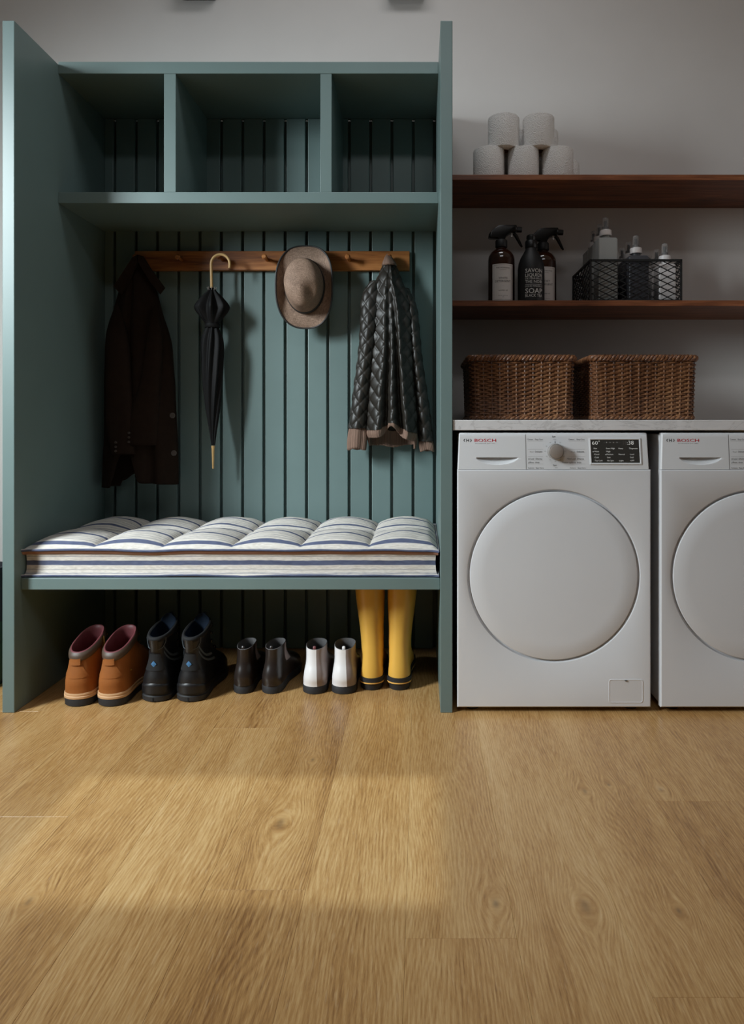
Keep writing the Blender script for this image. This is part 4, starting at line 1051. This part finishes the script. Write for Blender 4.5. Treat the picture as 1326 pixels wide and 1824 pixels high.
# ------------------------------------------------------------------ wicker baskets
def make_basket(x0, label):
    Wd, Dp, Ht = 0.352, 0.33, 0.212
    t = thing('wicker_basket', (x0 + Wd / 2, 2.095 + Dp / 2, CT + 0.0005), label, 'basket', 'wicker baskets on the worktop')
    r = 0.026; tp = 0.005
    def perim(n, h):
        g = tp * h - 0.006; a, b = Wd / 2 + g - 0.006, Dp / 2 + g - 0.006
        segs = [2 * (a - r), pi / 2 * r, 2 * (b - r), pi / 2 * r] * 2; T = sum(segs); out = []
        for i in range(n):
            s_ = T * i / n; k = 0
            while s_ > segs[k]: s_ -= segs[k]; k += 1
            q = k // 2
            if k % 2 == 0:
                p = [(-a + r + s_, -b), (a, -b + r + s_), (a - r - s_, b), (-a, b - r - s_)][q]; nr = [(0, -1), (1, 0), (0, 1), (-1, 0)][q]
            else:
                cc = [(a - r, -b + r), (a - r, b - r), (-a + r, b - r), (-a + r, -b + r)][q]; an = -pi / 2 + q * pi / 2 + s_ / r
                nr = (cos(an), sin(an)); p = (cc[0] + r * nr[0], cc[1] + r * nr[1])
            out.append((p, nr))
        return out
    NS = 46; rows = 27; mb = MB(); per = 6; n = NS * per
    for k in range(rows):
        h = (k + 0.6) / (rows + 0.6); z = 0.004 + h * (Ht - 0.022); P = []
        for i, (p, nr) in enumerate(perim(n, h)):
            off = 0.0034 * sin(pi * i / per + (pi if k % 2 else 0)) + random.uniform(-.0005, .0005)
            P.append((p[0] + nr[0] * off, p[1] + nr[1] * off, z + random.uniform(-.0006, .0006)))
        mb.tube(P, 0.0037, 5, True)
    mb.build('weave', 'wicker', t)['kind'] = 'stuff'
    st = MB()
    for i in range(NS):
        a = perim(NS * 2, 0.05)[2 * i + 1]; b = perim(NS * 2, 0.95)[2 * i + 1]
        st.tube([(a[0][0], a[0][1], 0.003), (b[0][0], b[0][1], Ht - 0.012)], 0.0034, 6)
    st.build('stakes', 'wicker', t)['kind'] = 'stuff'
    nn = 280
    for s_ in range(3):
        P = []
        for i, (p, nr) in enumerate(perim(nn, 1.0)):
            an = 2 * pi * (i * 34 / nn + s_ / 3)
            P.append((p[0] + nr[0] * (0.003 + 0.0062 * cos(an)), p[1] + nr[1] * (0.003 + 0.0062 * cos(an)), Ht - 0.010 + 0.0062 * sin(an)))
        MB().tube(P, 0.0058, 6, True).build('rim_strand', 'wicker', t)
    for s_ in range(2):
        P = []
        for i, (p, nr) in enumerate(perim(nn, 0.02)):
            an = 2 * pi * (i * 40 / nn + s_ / 2)
            P.append((p[0] + nr[0] * (0.003 + 0.003 * cos(an)), p[1] + nr[1] * (0.003 + 0.003 * cos(an)), 0.0075 + 0.003 * sin(an)))
        MB().tube(P, 0.0042, 6, True).build('base_strand', 'wicker', t)
    a, b = Wd / 2 - 0.014, Dp / 2 - 0.014
    MB().box(-a, a, -b, b, 0.001, 0.008).build('base', 'wicker', t)
    return t
bk1 = make_basket(WX(835, 2.095), 'brown wicker basket on the worktop next to the teal panel')
bk2 = copy_tree(bk1); bk2.location.x = WX(1054, 2.095) + 0.352 / 2; bk2.rotation_euler.z = 0
bk2['label'] = 'brown wicker basket on the worktop further from the teal panel'

# ------------------------------------------------------------------ umbrella
def make_umbrella():
    Y = 2.487
    X = WX(379, Y)
    t = thing('umbrella', (X, Y, WZ(835, Y)), 'folded black umbrella with curved pale wood handle hanging from a peg', 'umbrella')
    prof = [(513, 5), (519, 9), (530, 20), (545, 31), (553, 29.5), (565, 21), (575, 13.5), (581, 12), (587, 13), (600, 18.5), (620, 21), (640, 20.5), (670, 19.5), (700, 16.5), (735, 12), (770, 6.5), (793, 3.4)]
    px2m = Y / F
    def body(p0, p1, m, tw, amp, np_, nm):
        mb = MB(); R = []; n = 96
        for i in range(m + 1):
            py = lerp(p0, p1, i / m); r = sinterp(prof, py) * px2m; cx = WX(lerp(377.5, 380, (py - 513) / 280), Y); z = WZ(py, Y); ring = []
            for j in range(n):
                a = 2 * pi * j / n; ph = np_ * a + tw * (py - p0)
                q = sin(ph); am = amp * min(1, (py - 500) / 25)
                if nm == 'canopy_flare': am = amp * min(1, max(0.1, abs(py - 581) / 30))
                rr_ = r * (1 - am + am * (0.5 + 0.5 * q) ** 0.7 * 1.0)
                aa = a + 0.10 * am * cos(ph)
                ring.append((cx + rr_ * cos(aa), Y + rr_ * sin(aa) * 0.75, z))
            R.append(ring)
        mb.rings(R, True, True, True, True); part(mb, nm, 'umbr', t, ang=180)
    body(513, 581, 30, 0.010, 0.42, 8, 'canopy_flare'); body(581, 793, 70, 0.034, 0.30, 8, 'canopy_wrap')
    cx = WX(378.5, Y)
    part(MB().rings([[(cx + (12.6 * px2m) * s_ * cos(2 * pi * j / 40), Y + 12.6 * px2m * s_ * 0.78 * sin(2 * pi * j / 40), WZ(py, Y)) for j in range(40)] for py, s_ in ((577, 1.0), (577.5, 1.08), (583, 1.08), (584, 1.0))], True, smooth=True), 'strap', 'umbr', t)
    hx, hz = WX(376.3, Y), WZ(470, Y)
    P = [(WX(377.5, Y), Y, WZ(520, Y)), (WX(377, Y), Y, WZ(500, Y)), (hx, Y, hz)]
    ca, ra = WX(393, Y), 16.5 * px2m
    for i in range(1, 19):
        a = pi - pi * i / 18 * 1.04; P.append((ca + ra * cos(a), Y, hz + 0.0 + 1.02 * ra * sin(a)))
    P.append((P[-1][0] - 0.001, Y, P[-1][2] - 0.012))
    part(MB().tube(P, [0.0052] * (len(P) - 2) + [0.0045, 0.0038], 14), 'handle', 'bamboo', t)
    part(MB().lathe([(0.0068, WZ(794, Y)), (0.0068, WZ(797, Y)), (0.0055, WZ(799, Y)), (0.0036, WZ(834, Y)), (0.002, WZ(835, Y))], (WX(379.8, Y), Y, 0), 16), 'tip', 'bamboo', t)
    for k in range(8):
        a = 2 * pi * k / 8 + 0.2; x, y = WX(377.5, Y) + 0.012 * cos(a), Y + 0.010 * sin(a)
        part(MB().tube([(x, y, WZ(518, Y)), (x + .006 * cos(a), y + .004 * sin(a), WZ(511.5, Y))], [0.0013, 0.0016], 6), 'rib_tip', 'silver', t)
make_umbrella()

# ------------------------------------------------------------------ hat
def make_hat():
    Y = 2.486; px = Y / F
    cx, cz = WX(544, Y), WZ(510.5, Y)
    t = thing('hat', (cx, Y, cz), 'brown woven brimmed hat with charcoal band hanging on the peg rail', 'hat')
    a_, b_ = 52.5 * px, 73.5 * px                       # brim half axes
    ca, cb = 34.5 * px, 48 * px                        # crown base half axes
    n = 96
    def brim(s_, y_): # s 0 crown base .. 1 edge
        ring = []
        for j in range(n):
            an = 2 * pi * j / n; c, s2 = cos(an), sin(an); e = 2.0 + 0.5 * s_
            f_ = (abs(c) ** e + abs(s2) ** e) ** (-1 / e)
            rx, rz = lerp(ca, a_, s_), lerp(cb, b_, s_)
            curl = 0.030 * s_ ** 2 * abs(c) ** 2.2 - 0.010 * s_ ** 2 * abs(s2) ** 2
            ring.append((rx * c * f_ * (1 - 0.05 * s_ * abs(c)), -curl + y_, rz * s2 * f_))
        return ring
    R = [brim(s_ / 10, 0.0) for s_ in range(11)] + [[(x, y + .003, z) for x, y, z in brim(1.0, 0)]] + [[(x, y + .003, z) for x, y, z in brim(s_ / 10, 0.0)] for s_ in range(9, -1, -1)]
    MB().rings(R, True, smooth=True).build('brim', 'hat', t, ang=80)
    MB().tube(brim(1.0, 0.0015), 0.0036, 8, True).build('edge_binding', 'hatband', t)
    H = 0.115
    def crown(h, extra=0.0):
        ring = []
        # height h 0..1 along the dome
        k = 1 - 0.20 * h ** 1.5 if h < 0.72 else (1 - 0.20 * h ** 1.5) * sqrt(max(0.0, 1 - ((h - 0.72) / 0.28) ** 2.2))
        yy = H * h
        for j in range(n):
            an = 2 * pi * j / n; c, s2 = cos(an), sin(an)
            x, z = (ca * k + extra) * c, (cb * k + extra) * s2
            # pinch: the two front dents low on the crown, and a crease along the top
            hh = max(0, h - 0.45) / 0.55
            low = max(0, -s2)
            x *= 1 - 0.22 * hh ** 0.6 * low ** 1.5
            crease = 0.026 * hh ** 1.2 * exp(-((x - 0.042) / 0.022) ** 2 - ((z + 0.05) / 0.035) ** 2)
            ring.append((x, -yy * (1 - 0.12 * max(0, z / cb) * hh) + crease, z))
        return ring
    hs = [0, 0.06, 0.15, 0.3, 0.45, 0.58, 0.68, 0.74, 0.80, 0.86, 0.91, 0.95, 0.98, 0.995, 1.0]
    MB().rings([crown(h) for h in hs], True, False, True, True).build('crown', 'hat', t, ang=180)
    MB().rings([crown(h, e) for h, e in ((0.0, 0.001), (0.02, 0.0028), (0.10, 0.0028), (0.17, 0.0028), (0.19, 0.0005))], True, smooth=True).build('band', 'hatband', t, ang=60)
make_hat()

# ------------------------------------------------------------------ garments
def drape(tabL, tabR, p0, p1, m, n, yback, depth, folds, quilt=None, seed=0.0, bottom=None):
    """hanging cloth tube: left / right outline in px by row, at depth yback; folds ripple the front.
    returns rings (m+1 x n)"""
    R = []; px = yback / F
    for i in range(m + 1):
        u = i / m; py = lerp(p0, p1, u); xl, xr = sinterp(tabL, py), sinterp(tabR, py)
        Yc = yback - interp(depth, u) * 0.5
        cx = WX((xl + xr) / 2, Yc); hw = (xr - xl) / 2 * Yc / F; dp = interp(depth, u); ring = []; arc = [0.0] * n
        if quilt:
            base = [(hw * math.copysign(abs(cos(2 * pi * j / n)) ** 0.85, cos(2 * pi * j / n)), dp / 2 * math.copysign(abs(sin(2 * pi * j / n)) ** 0.75, sin(2 * pi * j / n))) for j in range(n)]
            f0 = 3 * n // 4
            for d_ in (1, -1):
                acc = 0.0
                for q_ in range(1, n // 2 + 1):
                    ja, jb = (f0 + d_ * (q_ - 1)) % n, (f0 + d_ * q_) % n
                    acc += math.hypot(base[jb][0] - base[ja][0], base[jb][1] - base[ja][1]); arc[jb] = d_ * acc
        for j in range(n):
            a = 2 * pi * j / n; c, s_ = cos(a), sin(a)
            ex = math.copysign(abs(c) ** 0.85, c); ey = math.copysign(abs(s_) ** 0.75, s_)
            x = cx + hw * ex; y = Yc + dp / 2 * ey
            if s_ < 0:                                           # front half: vertical folds
                fr = 0.0
                for (fu, fw, fa) in folds:
                    xx = ex - interp(fu, u); fr += interp(fa, u) * exp(-(xx / fw) ** 2)
                y += -fr * abs(s_) ** 0.5
            z = WZ(py, Yc)
            if bottom and u > 0.8: z += bottom(ex, s_) * ((u - 0.8) / 0.2) ** 1.5
            if quilt:
                qa, qb, qd = quilt
                v = (py - p0) * px
                s1 = abs(sin(pi * (arc[j] / qa + v / qb))); s2 = abs(sin(pi * (arc[j] / qa - v / qb)))
                q = (s1 * s2) ** 0.42 * qd
                x += q * c; y += q * s_
            x += 0.002 * mnoise.noise(Vector((x * 14, z * 9, seed))); y += 0.003 * mnoise.noise(Vector((x * 16, z * 11, seed + 5)))
            ring.append((x, y, z))
        R.append(ring)
    return R

def make_jacket():
    Y = 2.535
    t = thing('quilted_jacket', (WX(692, Y), Y, WZ(808, Y)), 'black diamond quilted jacket with taupe ribbed cuffs and hem on the right peg', 'jacket')
    q = (0.042, 0.060, 0.0058)
    bl = [(466, 685), (480, 681), (500, 672), (530, 664), (560, 661), (620, 663), (700, 658), (755, 655)]
    br = [(466, 701), (480, 707), (500, 715), (530, 727), (560, 733), (620, 734), (700, 738), (740, 742), (770, 743)]
    folds = [([(0, -0.1), (1, -0.55)], 0.26, [(0, 0.0), (0.15, 0.012), (1, 0.022)]), ([(0, 0.1), (1, 0.05)], 0.22, [(0, 0.0), (0.15, 0.014), (1, 0.020)]), ([(0, 0.2), (1, 0.62)], 0.16, [(0, 0.0), (0.2, 0.014), (1, 0.018)]),
             ([(0, 0.0), (1, -0.24)], 0.12, [(0, 0), (0.2, -0.012), (1, -0.022)]), ([(0, 0.1), (1, 0.36)], 0.12, [(0, 0), (0.2, -0.014), (1, -0.024)])]
    dep = [(0, 0.035), (0.12, 0.06), (0.5, 0.075), (1, 0.085)]
    def bot(ex, s_): return (0.028 * exp(-((ex - 0.02) / 0.32) ** 2) - 0.018 * max(0, ex - 0.3)) * (1 if s_ < 0.2 else -0.3)
    R = drape(bl, br, 466, 766, 190, 190, Y, dep, folds, q, 1.0, bot)
    part(MB().rings(R, True, True, False, True), 'body', 'jacket', t, ang=180)
    # ribbed hem band hanging from the body edge
    base = R[-1]; n = len(base); cxm = sum(p[0] for p in base) / n; cym = sum(p[1] for p in base) / n
    HB = []
    for k in range(11):
        u = k / 10; ring = []
        for j, p in enumerate(base):
            front = p[1] < cym; s_ = 0.95 - 0.05 * u
            lift = 0.030 * exp(-((p[0] - cxm + 0.005) / 0.03) ** 2) * (1 if front else 0) * u
            rib = 0.0012 * sin(j * 1.6)
            ring.append((cxm + (p[0] - cxm) * (s_ + 0.05 * sin(u * pi)) + rib, cym + (p[1] - cym) * (s_ + .06 * sin(u * pi)) + rib, p[2] + 0.004 - (0.034 + (0.030 if not front else 0.0)) * u + lift * 0.6))
        HB.append(ring)
    inner = [[(cxm + (x - cxm) * .96, cym + (y - cym) * .94, z) for x, y, z in r] for r in HB[::-1]]
    part(MB().rings(HB + inner, True, False, False, True), 'hem_band', 'rib', t, ang=180)
    # sleeves
    def sleeve(tl, tr, p0, p1, cuff1, dq, nm, seed, yb):
        S = drape(tl, tr, p0, p1, 150, 90, yb, [(0, 0.045), (0.3, 0.062), (1, 0.058)], [([(0, 0), (1, 0)], 0.5, [(0, 0.004), (1, 0.004)])], q, seed)
        part(MB().rings(S, True, True, False, True), 'sleeve', 'jacket', t, ang=180)
        b = S[-1]; n = len(b); cx = sum(p[0] for p in b) / n; cy = sum(p[1] for p in b) / n; z0 = b[0][2]
        H = (cuff1 - p1) * yb / F; C = []
        for k in range(10):
            u = k / 9; s_ = 0.90 + 0.07 * sin(pi * u) + (0.04 * u)
            C.append([(cx + dq * u + (p[0] - cx) * s_ + .001 * sin(j * 1.9), cy + (p[1] - cy) * s_ * 0.9 + .001 * sin(j * 1.9), z0 + 0.003 - H * u + 0.004 * sin(3 * j / n * 2 * pi) * u) for j, p in enumerate(b)])
        I = [[(cx + dq * (1 - k / 9) + (p[0] - cx - dq * (1 - k / 9)) * .93, cy + (p[1] - cy) * .93, p[2]) for p in r] for k, r in enumerate(C[::-1])]
        part(MB().rings(C + I, True, smooth=True), 'cuff', 'rib', t, ang=180)
    sleeve([(500, 664), (515, 652), (530, 646), (560, 644), (620, 641), (690, 632), (760, 623)], [(500, 680), (530, 680), (560, 676), (620, 669), (690, 661), (760, 654)], 502, 763, 801, -0.006, 'l', 3.0, 2.528)
    sleeve([(515, 716), (545, 724), (600, 730), (660, 735), (720, 742), (785, 747)], [(515, 728), (545, 741), (600, 747), (660, 754), (720, 763), (785, 771)], 515, 786, 804, 0.006, 'r', 6.0, 2.545)
    # collar gathered on the peg
    cl = drape([(453, 689), (458, 686), (468, 682), (474, 680)], [(453, 696), (458, 699), (468, 705), (474, 708)], 453, 473, 12, 60, 2.532, [(0, 0.02), (0.5, 0.046), (1, 0.058)], [([(0, 0), (1, 0)], 0.4, [(0, 0), (1, 0.006)])], None, 2.0)
    part(MB().rings(cl, True, True, True, True), 'collar', 'rib', t, ang=180)
make_jacket()

def make_coat():
    Y = 2.545
    t = thing('wool_coat', (WX(248, Y), Y, WZ(870, Y)), 'dark brown wool coat with buttons hanging on the left peg', 'coat')
    L = [(458, 238), (480, 228), (510, 216), (535, 208), (555, 203), (575, 196), (600, 190), (660, 188), (740, 187), (800, 186), (850, 183)]
    Rr = [(458, 254), (480, 262), (510, 275), (535, 283), (560, 290), (590, 300), (620, 307), (680, 311), (740, 314), (800, 317), (862, 318)]
    folds = [([(0, -0.3), (1, -0.62)], 0.22, [(0, 0.0), (0.2, 0.012), (1, 0.02)]), ([(0, 0.1), (1, 0.10)], 0.30, [(0, 0.0), (0.2, 0.016), (1, 0.022)]), ([(0, 0.3), (1, 0.66)], 0.2, [(0, 0), (0.2, 0.01), (1, 0.016)]),
             ([(0, -0.1), (1, -0.28)], 0.10, [(0, 0.0), (0.2, -0.016), (1, -0.022)]), ([(0, 0.3), (0.4, 0.42), (1, 0.42)], 0.08, [(0, 0.0), (0.2, -0.006), (1, -0.014)])]
    dep = [(0, 0.03), (0.1, 0.06), (0.4, 0.08), (1, 0.085)]
    def bot(ex, s_):
        v = 0.0
        if s_ < 0.3: v += 0.115 * exp(-((ex + 0.25) / 0.27) ** 4) - 0.010 * max(0, ex)
        else: v += 0.03 * exp(-((ex + 0.1) / 0.35) ** 4)
        if ex < -0.6: v -= 0.02
        return v
    B = drape(L, Rr, 458, 858, 110, 120, Y, dep, folds, None, 11.0, bot)
    I = [[(p[0] * 1.0, p[1] + (0.006 if j > 60 else -0.004), p[2] + 0.002) for j, p in enumerate(r)] for r in B[:60:-1]]
    part(MB().rings(B + I, True, True, False, True), 'body', 'coat', t, ang=180)
    def slv(tl, tr, p0, p1, yb, seed):
        S = drape(tl, tr, p0, p1, 60, 48, yb, [(0, 0.004), (0.12, 0.03), (0.3, 0.05), (1, 0.05)], [], None, seed)
        n = 48; b = S[-1]; cx = sum(p[0] for p in b) / n; cy = sum(p[1] for p in b) / n
        I = [[(cx + (p[0] - cx) * .9, cy + (p[1] - cy) * .85, p[2] + d) for p in b] for d in (0, 0.03)]
        part(MB().rings(S + I, True, True, True, True), 'sleeve', 'coat', t, ang=180)
        return S
    slv([(540, 206), (570, 198), (600, 191), (680, 190), (760, 190), (812, 202)], [(540, 210), (570, 221), (600, 228), (680, 234), (760, 240), (812, 245)], 540, 809, 2.476, 21.0)
    slv([(540, 276), (570, 268), (600, 262), (680, 250), (760, 226), (795, 222)], [(540, 280), (570, 285), (600, 290), (680, 286), (760, 282), (795, 279)], 540, 793, 2.480, 31.0)
    # collar: two turned-down wings from the peg
    Yc = 2.455
    for sg, pts in ((-1, [(244, 453), (236, 458), (222, 480), (199, 509), (212, 524), (226, 503), (238, 480), (244, 468)]), (1, [(244, 453), (254, 456), (268, 478), (290, 511), (280, 521), (266, 502), (254, 480), (246, 466)])):
        R2 = []
        for off, s_ in ((0.0, 0.97), (0.003, 1.0), (0.012, 1.0), (0.016, 0.96)):
            cx = sum(p[0] for p in pts) / 8; cy = sum(p[1] for p in pts) / 8
            R2.append([(WX(cx + (x - cx) * s_, Yc), Yc + off + 0.045 * ((y - 453) / 70) * 0.5 - 0.012 * sin(pi * (y - 453) / 70), WZ(cy + (y - cy) * s_, Yc)) for x, y in pts])
        part(MB().rings(R2, True, True, True, True), 'collar', 'coat', t, ang=60)
    def btn(px, py, r, y): part(MB().lathe([(r, 0), (r, 0.002), (r * .8, 0.0032), (r * .7, 0.0022), (0.0005, 0.0022)], (WX(px, y), y, WZ(py, y)), 16, 'y'), 'button', 'button', t)
    btn(307.5, 740, 0.0105, 2.448); btn(310, 807, 0.0105, 2.446)
    for py in (788, 796, 803.5): btn(206.5, py, 0.0045, 2.424)
    for py in (771, 779, 787): btn(230, py, 0.0045, 2.424)
make_coat()

# ------------------------------------------------------------------ things at the edges of the picture
def make_bag():
    x0, x1 = -1.98, -1.42
    t = thing('fabric_bag', ((x0 + x1) / 2, 2.25, 0), 'dark floral fabric bag on the floor left of the cabinet', 'bag')
    R = []
    for i in range(13):
        u = i / 12; z = 0.40 * u + 0.001; hw = 0.28 * (0.92 + 0.12 * sin(pi * u)); hd = 0.13 * (1 - 0.35 * u) * (0.95 + 0.1 * sin(pi * u)); ring = []
        for j in range(40):
            a = 2 * pi * j / 40; c, s_ = cos(a), sin(a)
            ring.append((hw * math.copysign(abs(c) ** .5, c), hd * math.copysign(abs(s_) ** .6, s_) + 0.004 * mnoise.noise(Vector((c * 3, s_ * 3, z * 8))), z))
        R.append(ring)
    MB().rings(R + [[(x * .96, y * .92, z) for x, y, z in R[-1]], [(x * .9, y * .85, 0.02) for x, y, z in R[-1]]], True, True, True, True).build('bag_body', 'floral', t, ang=70)
    for y in (-0.085, 0.085):
        MB().tube([(-0.14, y, 0.37), (-0.12, y, 0.44), (-0.06, y, 0.475), (0.06, y, 0.475), (0.12, y, 0.44), (0.14, y, 0.37)], 0.009, 8).build('strap_handle', 'black', t)
make_bag()
for a, b, m, lab in ((318, 380, 'fixture', 'dark wall fixture at the top edge, above the left divider'), (690, 757, 'fixturelt', 'pale wall fixture at the top edge, above the right cubby')):
    Yw = 2.60; zb_ = WZ(1.0 if m == 'fixture' else 0.3, 2.64)
    t = thing('wall_fixture', (WX((a + b) / 2, Yw), R_['y1'], zb_), lab, 'wall fixture', 'fixtures at the top edge')
    hw = (b - a) / 2 / F * Yw
    MB().box(-hw, hw, -0.075, -0.0005, 0, 0.16, 0.004).build('housing', m, t)
    MB().box(-hw * .8, -hw * .2, -0.06, -0.015, -0.0006, 0.001).build('opening', 'dark', t)
    MB().box(hw * .3, hw * .85, -0.06, -0.015, -0.0006, 0.001).build('opening', 'dark', t)
